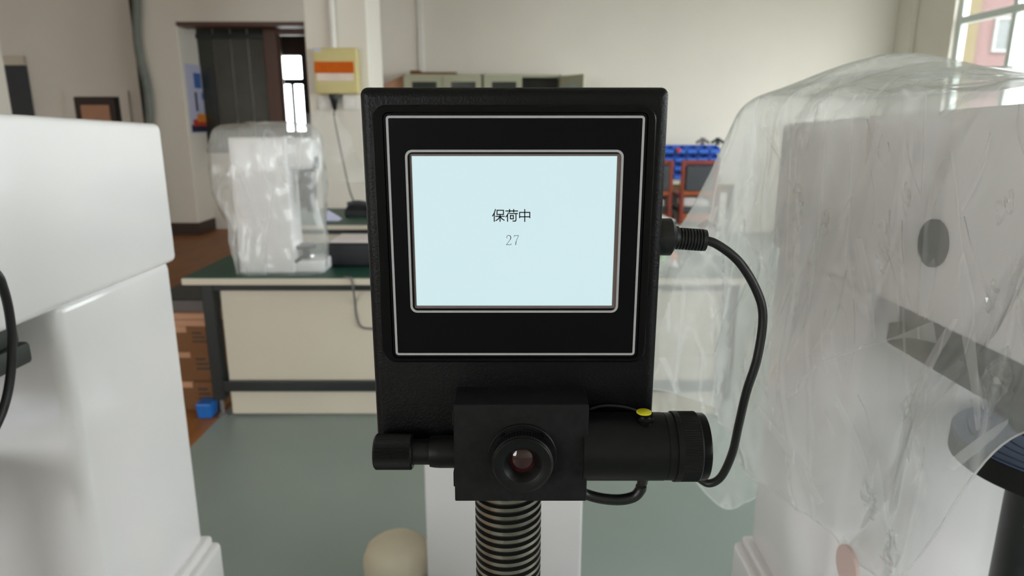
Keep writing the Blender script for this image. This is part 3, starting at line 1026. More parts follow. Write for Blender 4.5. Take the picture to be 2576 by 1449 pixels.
def edge_col(x, y, hem, flare=(0, 0), zt=1.478, cx=.71, cy=.95, pk=1.55, mid=None):
    c = [(cx, cy, 1.525)]
    i1 = Vector((cx + (x - cx) * .45, cy + (y - cy) * .45, pk))
    i2 = Vector((cx + (x - cx) * .85, cy + (y - cy) * .85, (pk * .6 + zt * .4)))
    e = Vector((x, y, zt))
    c += [i1, i2, e]
    if mid:
        c += mid
    else:
        hx, hy, hz = hem
        for f_ in (.33, .66, 1.):
            g_ = f_ ** 1.2
            c.append((x + (hx - x) * g_, y + (hy - y) * g_, zt + (hz - zt) * f_))
    return c
cols = []
cols.append(edge_col(.94, .38, (.96, .36, 1.10), pk=1.52))
cols.append(edge_col(.72, .37, (.72, .34, 1.14), pk=1.52))
cols.append(edge_col(.485, .40, (.46, .39, 1.20), pk=1.515))
cols.append(edge_col(.480, .60, (.512, .61, 1.185), zt=1.49, pk=1.51))
cols.append(edge_col(.478, .74, (.515, .775, .90), zt=1.487, pk=1.515))
cols.append(edge_col(.476, .92, (.497, .935, .862), zt=1.485, pk=1.52))
cols.append(edge_col(.472, 1.12, (.450, 1.15, .86), pk=1.55))
cols.append(edge_col(.470, 1.31, (.445, 1.33, .88), pk=1.57))
cols.append(edge_col(.46, 1.42, None, zt=1.465, pk=1.54, mid=[(.405, 1.46, 1.30), (.335, 1.5, 1.10), (.305, 1.5, .85)]))
cols.append(edge_col(.52, 1.44, (.53, 1.50, .545)))
cols.append(edge_col(.70, 1.43, (.74, 1.52, .70)))
cols.append(edge_col(.93, 1.40, (.97, 1.48, .80)))
cols.append(edge_col(.96, 1.0, (1.02, 1.0, .85)))
cols.append(edge_col(.95, .65, (1.0, .62, 1.0)))
M['film'] = film('clear_plastic_cover', milk=.31, crease=.20, rough=.12, scale=5, gloss=1.4, bump=.55)
bm = sheet(cols, 40, 32, True, cover_disp, 1)
o = obj('plastic_cover', bm, M['film'], smooth='all', origin=(.7, .95, .9))
tag(o, 'crumpled clear plastic cover draped over the right-hand tester', 'plastic cover')

# rolled hem, doubled-over pleats and crinkled patches of the same film
from mathutils.bvhtree import BVHTree
COVER = o
_me = o.data
_off = Vector(o.location)
_bvh = BVHTree.FromPolygons([v.co + _off for v in _me.vertices], [tuple(p.vertices) for p in _me.polygons])
def film_at(px, py, lift):
    r_ = ray(px, py).normalized()
    h_ = _bvh.ray_cast(Vector((0, 0, CAMH)), r_)
    if h_[0] is None: return None
    n_ = h_[1]
    if n_.dot(r_) > 0: n_ = -n_
    return h_[0] + n_ * lift
NU_ = 40 * 14
hem = [_me.vertices[len(_me.vertices) - NU_ + k_].co + _off for k_ in range(0, NU_, 2)]
M['hem'] = film('plastic_hem', milk=.55, crease=.1, rough=.12, scale=6)
bm = B(); tube(bm, hem + hem[:1], .0011, 6, 0); obj('hem', bm, M['hem'], COVER, smooth='all', label='rolled lower edge')
M['pleat'] = film('plastic_pleat', milk=.36, crease=.12, rough=.16, scale=8, bump=.15, gloss=.6)
PLEATS = [
 ([(2416, 675), (2425, 820), (2444, 942), (2460, 1079)], [(2435, 628), (2462, 745), (2468, 849), (2477, 1079)]),
 ([(2400, 800), (2341, 900), (2313, 970), (2285, 1046)], [(2421, 800), (2364, 919), (2336, 970), (2300, 1046)]),
 ([(2545, 1050), (2463, 1104), (2378, 1165)], [(2547, 1062), (2490, 1120), (2410, 1180)]),
 ([(2242, 853), (2300, 830), (2355, 806)], [(2244, 856), (2300, 850), (2369, 862)]),
 ([(2334, 235), (2328, 380), (2324, 520)], [(2342, 235), (2340, 380), (2332, 520)]),
 ([(2398, 380), (2412, 500), (2428, 640)], [(2410, 376), (2422, 500), (2433, 640)]),
 ([(2012, 330), (2006, 400), (2000, 475)], [(2022, 330), (2013, 400), (2006, 475)]),
 ([(2108, 575), (2128, 530), (2150, 488)], [(2122, 575), (2140, 535), (2156, 490)]),
 ([(1676, 760), (1680, 834)], [(1690, 760), (1690, 834)]),
 ([(1719, 714), (1706, 878)], [(1731, 714), (1717, 878)]),
 ([(1660, 900), (1700, 985)], [(1676, 896), (1716, 985)]),
 ([(1757, 628), (1800, 680), (1838, 724)], [(1766, 622), (1816, 676), (1856, 716)]),
 ([(2055, 911), (2150, 875), (2248, 849)], [(2055, 917), (2150, 884), (2250, 856)]),
 ([(2053, 913), (2010, 960), (1981, 990)], [(2062, 918), (2024, 975), (1990, 1000)]),
 ([(1880, 330), (1860, 430), (1830, 540), (1790, 640)], [(1896, 340), (1890, 430), (1872, 540), (1820, 650)]),
 ([(1800, 520), (1760, 600)], [(1812, 520), (1784, 600)]),
 ([(2160, 600), (2180, 720), (2200, 850)], [(2178, 600), (2204, 720), (2212, 850)]),
 ([(2500, 330), (2470, 420), (2420, 520)], [(2506, 340), (2486, 430), (2434, 530)]),
 ([(2190, 1230), (2240, 1340)], [(2220, 1150), (2248, 1340)]),
 ([(1900, 1030), (1990, 1150), (2060, 1270)], [(1915, 1020), (2010, 1140), (2080, 1260)]),
 ([(2100, 1000), (2150, 1120), (2200, 1260)], [(2112, 990), (2172, 1110), (2216, 1250)]),
 ([(2105, 200), (2060, 240), (2000, 300)], [(2125, 205), (2090, 245), (2030, 300)]),
 ([(2220, 230), (2140, 260), (2080, 300)], [(2235, 238), (2160, 275), (2100, 308)]),
 ([(2530, 215), (2440, 240), (2370, 285)], [(2540, 225), (2460, 255), (2380, 295)]),
]
for L_, R_p in PLEATS:
    A_ = [film_at(*p, .0035) for p in spline([(*q, 0) for q in L_], 6) for p in [(p.x, p.y)]]
    B_ = [film_at(*p, .0055) for p in spline([(*q, 0) for q in R_p], 6) for p in [(p.x, p.y)]]
    n_ = min(len(A_), len(B_))
    if len(A_) != len(B_): continue
    bm = B()
    prev = None
    for a_, b_ in zip(A_, B_):
        if a_ is None or b_ is None or (a_ - b_).length > .12:
            prev = None
            continue
        va = [bm.verts.new(a_), bm.verts.new((a_ + b_) / 2 + Vector((-.001, -.001, 0))), bm.verts.new(b_)]
        if prev and (prev[0].co - va[0].co).length < .12:
            for q in (0, 1): bm.faces.new([prev[q], prev[q + 1], va[q + 1], va[q]])
        prev = va
    loose = [v for v in bm.verts if not v.link_faces]
    bmesh.ops.delete(bm, geom=loose, context='VERTS')
    if len(bm.faces): obj('pleat', bm, M['pleat'], COVER, smooth='all')
    else: bm.free()
rp_ = random.Random(11)
for k_ in range(46):
    cx_, cy_ = rp_.uniform(1720, 2570), rp_.uniform(230, 1230)
    ln, wd, tl_ = rp_.uniform(60, 260), rp_.uniform(4, 17), rp_.gauss(-.05, .28)
    kink = rp_.uniform(-.12, .12)
    L_, R_p = [], []
    for t_ in (-1, -.5, 0, .5, 1):
        xx = cx_ + math.sin(tl_) * t_ * ln / 2 + kink * ln * t_ * t_
        yy = cy_ + math.cos(tl_) * t_ * ln / 2
        w_ = wd * (1 - abs(t_ - .2)) * .5 + 1
        L_.append((xx - w_, yy)); R_p.append((xx + w_, yy))
    A_ = [film_at(*q, .003) for q in L_]; B_ = [film_at(*q, .0045) for q in R_p]
    if None in A_ or None in B_ or max((a_ - b_).length for a_, b_ in zip(A_ + A_[1:], B_ + A_[:-1])) > .16: continue
    bm = B()
    va = [(bm.verts.new(a_), bm.verts.new(b_)) for a_, b_ in zip(A_, B_)]
    for (a_, b_), (c_, d_) in zip(va, va[1:]): bm.faces.new([a_, b_, d_, c_])
    obj('pleat', bm, M['pleat'], COVER, smooth='all')
M['crinkle'] = film('plastic_crinkle', milk=.10, crease=.05, rough=.08, scale=8, bump=.1, gloss=2.)
rc_ = random.Random(3)
for (ca, cb, wa, wb, ang) in ((2515, 960, 42, 100, .35), (2250, 1385, 30, 55, 0), (2505, 745, 22, 45, .1), (2195, 1250, 25, 60, -.2), (2300, 1010, 18, 60, .35), (2085, 560, 14, 40, .2), (2230, 620, 22, 70, 0), (2015, 520, 18, 60, 0), (2290, 500, 14, 45, 0), (2540, 520, 26, 50, .4)):
    nx_, ny_ = max(4, int(wa / 5)), max(6, int(wb / 6))
    bm = B()
    G = []
    for j_ in range(ny_ + 1):
        row = []
        for i_ in range(nx_ + 1):
            u_ = (i_ / nx_ - .5) * 2; v_ = (j_ / ny_ - .5) * 2
            w_ = math.sqrt(max(0, 1 - v_ * v_)) * (.75 + .25 * math.sin(5 * v_ + ca))
            du_, dv_ = u_ * wa * w_, v_ * wb
            pp = film_at(ca + du_ * math.cos(ang) - dv_ * math.sin(ang) + rc_.uniform(-2, 2), cb + du_ * math.sin(ang) + dv_ * math.cos(ang) + rc_.uniform(-2, 2), .003 + rc_.uniform(0, .0035))
            row.append(bm.verts.new(pp) if pp is not None else None)
        G.append(row)
    for j_ in range(ny_):
        for i_ in range(nx_):
            q = [G[j_][i_], G[j_][i_ + 1], G[j_ + 1][i_ + 1], G[j_ + 1][i_]]
            if None in q or max((q[0].co - z_.co).length for z_ in q) > .05: continue
            bm.faces.new(q[:3]); bm.faces.new([q[0], q[2], q[3]])
    bmesh.ops.delete(bm, geom=[v for v in bm.verts if not v.link_faces], context='VERTS')
    if len(bm.faces): obj('crinkle', bm, M['crinkle'], COVER)
    else: bm.free()

# ---------------------------------------------------------------- work tables
def worktable(x0, x1, y0, y1, label, panel=True, zt=.75):
    t = thing('work_table', ((x0 + x1) / 2, (y0 + y1) / 2, 0), label, 'table', 'green topped work tables')
    bm = B(); box(bm, x0 + .004, x1 - .004, y0 + .004, y1 - .004, zt - .003, zt + .001); obj('table_mat', bm, M['top_green'], t)
    bm = B(); box(bm, x0, x1, y0, y1, zt - .034, zt - .002, .003); obj('table_top', bm, M['cream'], t)
    fx0, fx1, fy0, fy1 = x0 + .09, x1 - .09, y0 + .06, y1 - .06
    for (px, py) in ((fx0, fy0), (fx1, fy0), (fx0, fy1), (fx1, fy1)):
        bm = B(); box(bm, px - .03, px + .03, py, py + .06 if py == fy0 else py - .06, .1, zt - .034, .004)
        lg = obj('leg', bm, M['tframe'], t)
        bm = B(); lathe(bm, (px, py + (.03 if py == fy0 else -.03), 0), (0, 0, 1), [(0, .022), (.015, .022), (.02, .01), (.1, .01)], 16)
        obj('foot', bm, M['grey'], lg, smooth=True)
    bm = B(); box(bm, fx0, fx1, fy0 + .005, fy0 + .045, zt - .078, zt - .034, .003); obj('top_rail', bm, M['tframe'], t)
    bm = B(); box(bm, fx0, fx1, fy0 + .005, fy0 + .045, .145, .20, .003); obj('lower_rail', bm, M['tframe'], t)
    if panel:
        bm = B(); box(bm, fx0 + .05, fx1 - .03, fy0 + .03, fy0 + .05, .015, zt - .05, .002); obj('front_panel', bm, M['cream'], t)
    for px in (fx0, fx1):
        bm = B(); box(bm, px - .02, px + .02, fy0 + .06, fy1 - .06, .15, .19, .003); obj('side_rail', bm, M['tframe'], t)
    return t
p = on(690, 700, .75)
T1Y = p.y
T1X0 = on(455, 700, .75).x
T1X1 = on(1905, 700, .75).x
T1 = worktable(T1X0, T1X1, T1Y, T1Y + .95, 'long green topped work table with cream front panel behind the display')
p = on(870, 566, .75)
T2Y = max(p.y, T1Y + 1.1)
worktable(on(640, 566, .75).x, on(1712, 566, .75).x, T2Y, T2Y + .95, 'second green topped work table farther back')
# grey wire loop on the front panel
yp = T1Y + .06 + .022
pts = [on(866, 697, .757), on(880, 699, .757), at(884, 703, T1Y - .008), at(888, 722, T1Y - .008), at(893, 760, yp - .0), at(898, 800, yp), at(910, 823, yp), at(945, 827, yp), at(1000, 826, yp)]
bm = B(); tube(bm, pts, .005, 8, 6)
solo('wire', bm, M['grey'], 'thin grey wire hanging over the front edge of the near table', 'wire', smooth=True)
# black case with paper
zc = .752
a = on(826, 672, zc); b = on(1000, 672, zc)
ch = at(820, 612, a.y).z - zc
bm = B(); box(bm, a.x, b.x, a.y, a.y + .30, zc, zc + ch, .015, 3)
cs = thing('carrying_case', ((a.x + b.x) / 2, a.y + .15, zc), 'black carrying case lying on the near table', 'case')
obj('body', bm, M['case'], cs, smooth=True)
bm = B(); box(bm, a.x - .001, b.x + .001, a.y - .001, a.y + .301, zc + ch * .55, zc + ch * .55 + .006, .001); obj('seam', bm, M['tframe'], cs)
bm = B()
pz = zc + ch + .001
box(bm, a.x + .01, b.x - .02, a.y + .01, a.y + .27, pz, pz + .004)
solo('paper_sheets', bm, M['paper'], 'pinkish white sheets of paper lying on the black case', 'paper')
# small tester in a plastic bag on the near table
q0 = on(604, 688, zc); q1 = on(738, 692, zc)
sy = q0.y
sx0_, sx1_ = q0.x, q1.x
stz = at(600, 345, sy + .02).z
st = thing('bench_tester', ((sx0_ + sx1_) / 2, sy + .2, zc), 'small white bench tester inside a plastic bag on the near table', 'tester')
bm = B(); box(bm, sx0_, sx1_, sy, sy + .16, zc, stz, .012, 3); obj('column', bm, M['wgloss'], st, smooth=True)
bm = B(); slab(bm, (sx0_ + .03, sx1_ - .06, at(640, 595, sy).z, at(640, 430, sy).z), .006, sy - .004, sy + .002); obj('access_panel', bm, M['wgloss'], st)
hx1 = at(800, 400, sy + .1).x
bm = B(); box(bm, sx0_ + .02, hx1, sy + .02, sy + .15, at(760, 425, sy + .1).z, stz - .006, .03, 4); obj('head', bm, M['wgloss'], st, smooth=True)
bm = B(); box(bm, sx1_ - .02, hx1 + .02, sy + .02, sy + .2, zc, zc + .06, .01, 3); obj('base', bm, M['wgloss'], st, smooth=True)
c = at(780, 410, sy + .06); bm = B(); lathe(bm, (c.x - .02, c.y, c.z), (1, 0, 0), [(0, .02), (.03, .02), (.045, .03), (.06, .03)], 24); obj('dial', bm, M['seat'], st, smooth=True)
c = at(775, 430, sy + .08); bm = B(); lathe(bm, c, (0, 0, -1), [(0, .035), (.12, .035), (.14, .02), (.2, .015)], 24); obj('spindle', bm, M['grey'], st, smooth=True)
c = at(772, 655, sy + .08); bm = B(); lathe(bm, (c.x, c.y, zc + .05), (0, 0, 1), [(0, .02), (.06, .02), (.062, .05), (.08, .05)], 24); obj('anvil', bm, M['tframe'], st, smooth=True)
bm = B(); tube(bm, [at(742, 660, sy + .02), at(778, 632, sy - .04)], .008, 8, 0); obj('handle', bm, M['tframe'], st)
# its bag
def bag_disp(p, v, u):
    return .022 * ridge(p, 5, 1.3, (1, 1, .5)) * min(1, v * 2) + .012 * max(0, ridge(p, 13, 5.1, (1, 1, .6)))
bcx, bcy = (sx0_ + hx1) / 2, sy + .10
btop = at(680, 312, bcy).z
def bcol(px_t, px_m, px_b, Y, zb=zc + .01):
    e0 = at(px_t, 345, Y); e1 = at(px_m, 480, Y); e2 = at(px_b, 660, Y)
    return [(bcx, bcy, btop), (bcx + (e0.x - bcx) * .6, bcy + (Y - bcy) * .6, btop - .01), e0, e1, (e2.x, Y, (e1.z + zb) / 2), (e2.x, Y, zb)]
cols = [bcol(548, 556, 600, sy + .0), bcol(600, 598, 603, sy - .05), bcol(690, 690, 690, sy - .06), bcol(760, 775, 800, sy - .03), bcol(800, 808, 815, sy + .1), bcol(770, 790, 800, sy + .26), bcol(650, 650, 650, sy + .28), bcol(555, 560, 600, sy + .2)]
M['film2'] = film('clear_bag_film', milk=.26, crease=.15, rough=.12, scale=3, bump=.35, bdist=.02, crinkle=12.)
bm = sheet(cols, 14, 10, True, bag_disp, 2)
o = obj('plastic_bag', bm, M['film2'], smooth='all', origin=(bcx, bcy, zc))
tag(o, 'clear plastic bag pulled over the small bench tester', 'plastic bag')
# loose flap of film drooping to the right of the bag
def flap_disp(p, v, u): return .02 * ridge(p, 7, 2.2)
fl_ = [[at(770, 285, sy + .05), at(775, 360, sy + .05), at(790, 440, sy + .02)], [at(845, 295, sy + .1), at(850, 370, sy + .08), at(855, 455, sy + .06)], [at(880, 340, sy + .15), at(900, 400, sy + .14), at(930, 462, sy + .12)]]
M['film3'] = film('clear_flap_film', milk=.10, crease=.1, rough=.2, scale=3, bump=.2, gloss=.3)
bm = sheet(fl_, 10, 10, False, flap_disp, 3)
o2 = obj('flap', bm, M['film3'], o, smooth='all')

# ---------------------------------------------------------------- cartons left of the table
bxs = T1X0 + .30
YC = T1Y + .12
def carton(px0, px1, py0, py1, Y, dep, m, label, mark=True):
    a = at(px0, py0, Y); b = at(px1, py1, Y)
    t = thing('carton', ((a.x + b.x) / 2, Y + dep / 2, b.z), label, 'carton', 'cartons beside the near table')
    bm = B(); box(bm, a.x, b.x, Y, Y + dep, b.z + .001, a.z, .004); obj('box', bm, m, t)
    bm = B(); box(bm, (a.x + b.x) / 2 - .03, (a.x + b.x) / 2 + .03, Y - .0012, Y + dep, a.z - .0005, a.z + .001); obj('tape', bm, M['carton2'], t)
    if mark:
        w_ = b.x - a.x; h_ = a.z - b.z
        bm = B()
        for i in range(3): box(bm, b.x - w_ * .34, b.x - w_ * (.12 + .05 * i), Y - .0012, Y, b.z + h_ * (.45 + .14 * i), b.z + h_ * (.5 + .14 * i))
        obj('printed_marks', bm, M['base'], t)
    return t
YC = T1Y + .16
zf = on(500, 1062, 0)
levels = [832, 905, 990]
zs = [.0, .16, .32, .46]
x0c, x1c = T1X0 - .28, T1X0 + .052
labs = ['lowest brown cardboard carton of the stack beside the near table', 'middle brown cardboard carton of the stack beside the near table', 'upper brown cardboard carton of the stack, under the tan one']
for i in range(3):
    z0_, z1_ = zs[i], zs[i + 1]
    t = thing('carton', ((x0c + x1c) / 2, YC + .2, z0_), labs[i], 'carton', 'cartons beside the near table')
    j = (i % 2) * .012
    bm = B(); box(bm, x0c + j, x1c - j, YC + j, YC + .42, z0_ + .001, z1_, .004); obj('box', bm, M['carton'], t)
    bm = B(); box(bm, (x0c + x1c) / 2 - .03, (x0c + x1c) / 2 + .03, YC + j - .0012, YC + .42, z1_ - .03, z1_ + .0006); obj('tape', bm, M['carton2'], t)
    bm = B()
    for q in range(3): box(bm, x1c - .11, x1c - .03 - .015 * q, YC + j - .0014, YC + j + .0005, z0_ + (z1_ - z0_) * (.4 + .16 * q), z0_ + (z1_ - z0_) * (.47 + .16 * q))
    obj('printed_marks', bm, M['base'], t)
t = thing('carton', ((x0c + x1c) / 2, YC + .2, zs[3]), 'flat pinkish tan carton on top of the brown carton stack', 'carton', 'cartons beside the near table')
bm = B(); box(bm, x0c + .02, x1c - .005, YC, YC + .36, zs[3] + .001, zs[3] + .07, .003); obj('box', bm, M['carton2'], t)
bm = B(); box(bm, x0c + .02, x1c - .005, YC - .001, YC + .36, zs[3] + .035, zs[3] + .039); obj('flap_seam', bm, M['carton'], t)
t = thing('storage_tray', ((x0c + x1c) / 2, YC + .2, zs[3] + .071), 'grey plastic tray resting on the tan carton', 'tray')
bm = B(); hexa(bm, [(x0c + .06, YC + .03, zs[3] + .071), (x1c - .03, YC + .03, zs[3] + .071), (x1c - .03, YC + .3, zs[3] + .071), (x0c + .06, YC + .3, zs[3] + .071), (x0c + .04, YC + .01, zs[3] + .142), (x1c - .01, YC + .01, zs[3] + .142), (x1c - .01, YC + .32, zs[3] + .142), (x0c + .04, YC + .32, zs[3] + .142)], .004); obj('body', bm, M['grey'], t)
bm = B(); ring(bm, (x0c + .03, x1c, zs[3] + .138, zs[3] + .147), .003, (x0c + .034, x1c - .004, zs[3] + .141, zs[3] + .144), .001, YC, YC + .33); obj('rim', bm, M['tframe'], t)
a = on(488, 1064, 0)
bm = B(); hexa(bm, [(x1c - .08, YC - .10, .001), (x1c - .01, YC - .10, .001), (x1c - .01, YC - .02, .001), (x1c - .08, YC - .02, .001), (x1c - .085, YC - .105, .08), (x1c - .005, YC - .105, .08), (x1c - .005, YC - .015, .08), (x1c - .085, YC - .015, .08)], .006)
solo('small_bin', bm, M['bluep'], 'small bright blue plastic bin on the floor by the cartons', 'bin')

# ---------------------------------------------------------------- things on the tables (right and far)
p = on(1690, 668, zc)
t = thing('rubber_stamp', (p.x, p.y, zc), 'orange knobbed white holder on the near table by the cover', 'stamp')
bm = B(); lathe(bm, (p.x, p.y, zc), (0, 0, 1), [(0, .03), (.012, .03), (.016, .02), (.03, .018)], 24); obj('base', bm, M['paper'], t, smooth=True)
bm = B(); lathe(bm, (p.x, p.y, zc + .03), (0, 0, 1), [(0, .012), (.006, .022), (.02, .026), (.034, .02), (.04, .006)], 24); obj('knob', bm, M['orange'], t, smooth=True)
p = on(1662, 660, zc)
bm = B(); box(bm, p.x - .05, p.x + .03, p.y, p.y + .06, zc, zc + .045, .006)
t = solo('small_box', bm, M['green_lid'], 'small light green plastic box beside the orange knob', 'box')
p = on(1690, 690, zc)
p = on(1672, 634, zc)
bm = B(); hexa(bm, [(p.x - .06, p.y, zc), (p.x + .05, p.y, zc), (p.x + .05, p.y + .1, zc), (p.x - .06, p.y + .1, zc), (p.x - .06, p.y, zc + .03), (p.x + .03, p.y, zc + .012), (p.x + .04, p.y + .1, zc + .012), (p.x - .05, p.y + .1, zc + .03)], .002)
solo('folded_wrapper', bm, M['paper'], 'crumpled white wrapper behind the light green box', 'wrapper')
p = on(895, 545, zc)
t = thing('desk_phone', (p.x, p.y, zc), 'dark desk instrument on the second table beside the display', 'instrument')
bm = B(); hexa(bm, [(p.x - .09, p.y, zc), (p.x + .10, p.y, zc), (p.x + .10, p.y + .16, zc), (p.x - .09, p.y + .16, zc), (p.x - .09, p.y + .02, zc + .05), (p.x + .10, p.y + .02, zc + .05), (p.x + .10, p.y + .16, zc + .09), (p.x - .09, p.y + .16, zc + .09)], .01); obj('body', bm, M['case'], t)
bm = B(); tube(bm, [(p.x - .08, p.y + .09, zc + .085), (p.x, p.y + .09, zc + .1), (p.x + .09, p.y + .09, zc + .085)], .018, 10, 6); obj('handset', bm, M['seat'], t, smooth=True)
p = on(832, 556, zc)
bm = B(); hexa(bm, [(p.x - .05, p.y, zc), (p.x + .06, p.y, zc), (p.x + .06, p.y + .12, zc), (p.x - .05, p.y + .12, zc), (p.x - .05, p.y + .02, zc + .05), (p.x + .04, p.y + .02, zc + .02), (p.x + .03, p.y + .12, zc + .02), (p.x - .05, p.y + .12, zc + .07)], .004)
solo('crumpled_paper', bm, M['poster'], 'crumpled lilac white paper on the second table', 'paper')
p = on(1682, 556, zc)
bm = B(); hexa(bm, [(p.x - .16, p.y, zc), (p.x + .05, p.y, zc), (p.x + .0, p.y + .3, zc), (p.x - .2, p.y + .3, zc), (p.x - .16, p.y, zc + .008), (p.x + .05, p.y, zc + .008), (p.x + .0, p.y + .3, zc + .008), (p.x - .2, p.y + .3, zc + .008)])
solo('paper_stack', bm, M['cloth'], 'pale paper stack on the far end of the second table', 'paper')

# ---------------------------------------------------------------- electrical box on the pillar
eY = CY0 - .11
a, b = at(786, 120, eY), at(901, 236, eY)
eb = thing('distribution_box', ((a.x + b.x) / 2, eY + .05, b.z), 'yellowed cream electrical box with amber window on the centre pillar', 'electrical box')
bm = B(); box(bm, a.x, b.x, eY, CY0 - .001, b.z, a.z, .008, 3); obj('case', bm, M['ybox'], eb, smooth=True)
c, d = at(790, 155, eY), at(891, 184, eY)
bm = B(); box(bm, c.x, d.x, eY - .012, eY + .004, d.z, c.z, .004); obj('window_flap', bm, M['amber'], eb, label='amber transparent flap')
c, d = at(796, 184, eY), at(890, 203, eY)
bm = B(); box(bm, c.x, d.x, eY - .004, eY + .004, d.z, c.z, .002); obj('breaker_row', bm, M['pinkw'], eb)
c, d = at(788, 121, eY), at(808, 129, eY)
bm = B(); box(bm, c.x, d.x, eY - .001, eY + .004, d.z, c.z); obj('sticker', bm, M['poster'], eb)
c = at(838, 100, CY0 - .03)
bm = B(); lathe(bm, (c.x, CY0 - .03, a.z - .01), (0, 0, 1), [(0, .028), (CZ - a.z + .01, .028)], 20)
solo('conduit', bm, M['wallpipe'], 'pale conduit rising from the electrical box up the pillar', 'conduit', smooth=True)
c = at(836, 236, eY)
t = thing('power_cable', (c.x, eY + .05, .76), 'black plug and thin cable hanging below the electrical box', 'cable')
bm = B(); lathe(bm, (c.x, eY + .05, b.z + .002), (0, 0, -1), [(0, .04), (.02, .045), (.06, .03), (.12, .018), (.14, .008)], 20); obj('plug', bm, M['rubber'], t, smooth=True)
pts = [(c.x, eY + .05, b.z - .12), at(842, 300, eY), at(862, 400, eY - .1), at(880, 480, eY - .2), at(893, 512, T2Y + .75)]
bm = B(); tube(bm, pts, .007, 8, 8); obj('wire', bm, M['grey'], t, smooth=True)
for (u, v_, w_, h_, nm, lab) in ((800, 242, 34, 34, 'socket', 'white wall socket below left of the electrical box'), (862, 238, 40, 38, 'socket', 'white wall socket below right of the electrical box')):
    a, b = at(u, v_, CY0 - .02), at(u + w_, v_ + h_, CY0 - .02)
    t = thing('socket', ((a.x + b.x) / 2, CY0 - .01, b.z), lab, 'socket', 'sockets on the centre pillar')
    bm = B(); box(bm, a.x, b.x, CY0 - .025, CY0 - .001, b.z, a.z, .004); obj('plate', bm, M['wallpipe'], t)
    bm = B(); box(bm, a.x + .03, b.x - .03, CY0 - .027, CY0 - .02, b.z + .03, a.z - .03, .002); obj('insert', bm, M['cloth'], t)

# ---------------------------------------------------------------- filing cabinets along the back wall
CFY = BY - .46
ztop = at(1200, 187, CFY).z
def dcab(px0, px1, label, doors, side=None):
    x0, x1 = at(px0, 200, CFY).x, at(px1, 200, CFY).x
    t = thing('filing_cabinet', ((x0 + x1) / 2, CFY + .2, 0), label, 'cabinet', 'grey cabinets along the back wall')
    bm = B()
    th = .02
    box(bm, x0, x0 + th, CFY, BY - .06, .0, ztop); box(bm, x1 - th, x1, CFY, BY - .06, 0, ztop)
    box(bm, x0, x1, CFY, BY - .06, ztop - .035, ztop); box(bm, x0, x1, CFY, BY - .06, .0, .08); box(bm, x0, x1, BY - .08, BY - .06, 0, ztop)
    obj('carcass', bm, M['cab'], t)
    bm = B(); box(bm, x0 + th, x1 - th, BY - .095, BY - .082, .08, ztop - .035); obj('back_panel', bm, M['cabdark'], t)
    for z_ in (.5, .9, 1.3, 1.65):
        bm = B(); box(bm, x0 + th, x1 - th, CFY + .03, BY - .1, z_, z_ + .015); obj('shelf', bm, M['cabdark'], t)
    xm = (x0 + x1) / 2
    for i, dd in enumerate(doors):
        p0, p1 = (x0 + .004, xm - .003) if i == 0 else (xm + .003, x1 - .004)
        wz1 = at(1200, 206, CFY).z
        if dd == 'shut':
            bm = B(); ring(bm, (p0, p1, .09, ztop - .02), .004, (p0 + .10, p1 - .07, .95, wz1), .006, CFY - .022, CFY - .002); dr_ = obj('door', bm, M['cab'], t)
            bm = B(); box(bm, p0 + .09, p1 - .06, CFY - .014, CFY - .008, .94, wz1 + .01); obj('pane', bm, M['dkglass'], dr_)
            hx = p1 - .03 if i == 0 else p0 + .03
            bm = B(); box(bm, hx - .008, hx + .008, CFY - .04, CFY - .022, 1.0, 1.12, .003); obj('handle', bm, M['chrome'], dr_)
        else:
            # door swung open towards the camera on its right hinge
            t_ = bmesh.new()
            w_ = p1 - p0
            ring(t_, (0, w_, .09, ztop - .02), .004, (.07, w_ - .07, .95, ztop - .12), .006, -.01, .01)
            g_ = bmesh.new()
            box(g_, .06, w_ - .06, -.003, .003, .94, ztop - .11)
            rot = Matrix.Translation((x1 - .01, CFY - .01, 0)) @ Matrix.Rotation(math.radians(-58), 4, 'Z')
            bmesh.ops.transform(t_, matrix=rot, verts=t_.verts); bmesh.ops.transform(g_, matrix=rot, verts=g_.verts)
            dr_ = obj('door', t_, M['cab'], t); obj('pane', g_, M['pane_reflection'], dr_)
    return t, x0, x1
c1 = dcab(1015, 1212, 'grey filing cabinet with two closed glazed doors, carton on top', ('shut', 'shut'))
c2 = dcab(1216, 1412, 'grey filing cabinet with its right door standing open', ('shut', 'open'))
x0, x1 = at(1030, 180, CFY).x, at(1146, 180, CFY).x
t = thing('carton', ((x0 + x1) / 2, CFY + .2, ztop), 'flattened brown carton on top of the left filing cabinet', 'carton')
bm = B(); box(bm, x0, x1, CFY + .05, CFY + .35, ztop + .001, ztop + .03, .003); obj('box', bm, M['carton'], t)
bm = B(); box(bm, x0, x0 + .12, CFY + .05, CFY + .3, ztop + .03, ztop + .05, .003); obj('flap', bm, M['carton'], t)
# low brown crate left of the cabinets
x0, x1 = at(962, 200, CFY).x, at(1012, 200, CFY).x
zz = at(985, 192, CFY).z
bm = B(); hexa(bm, [(x0, CFY + .1, 0), (x1, CFY + .1, 0), (x1, BY - .08, 0), (x0, BY - .08, 0), (x0, CFY + .1, zz - .09), (x1, CFY + .1, zz + .02), (x1, BY - .08, zz + .02), (x0, BY - .08, zz - .09)], .01)
solo('tall_locker', bm, M['carton2'], 'narrow tan locker left of the filing cabinets', 'locker')

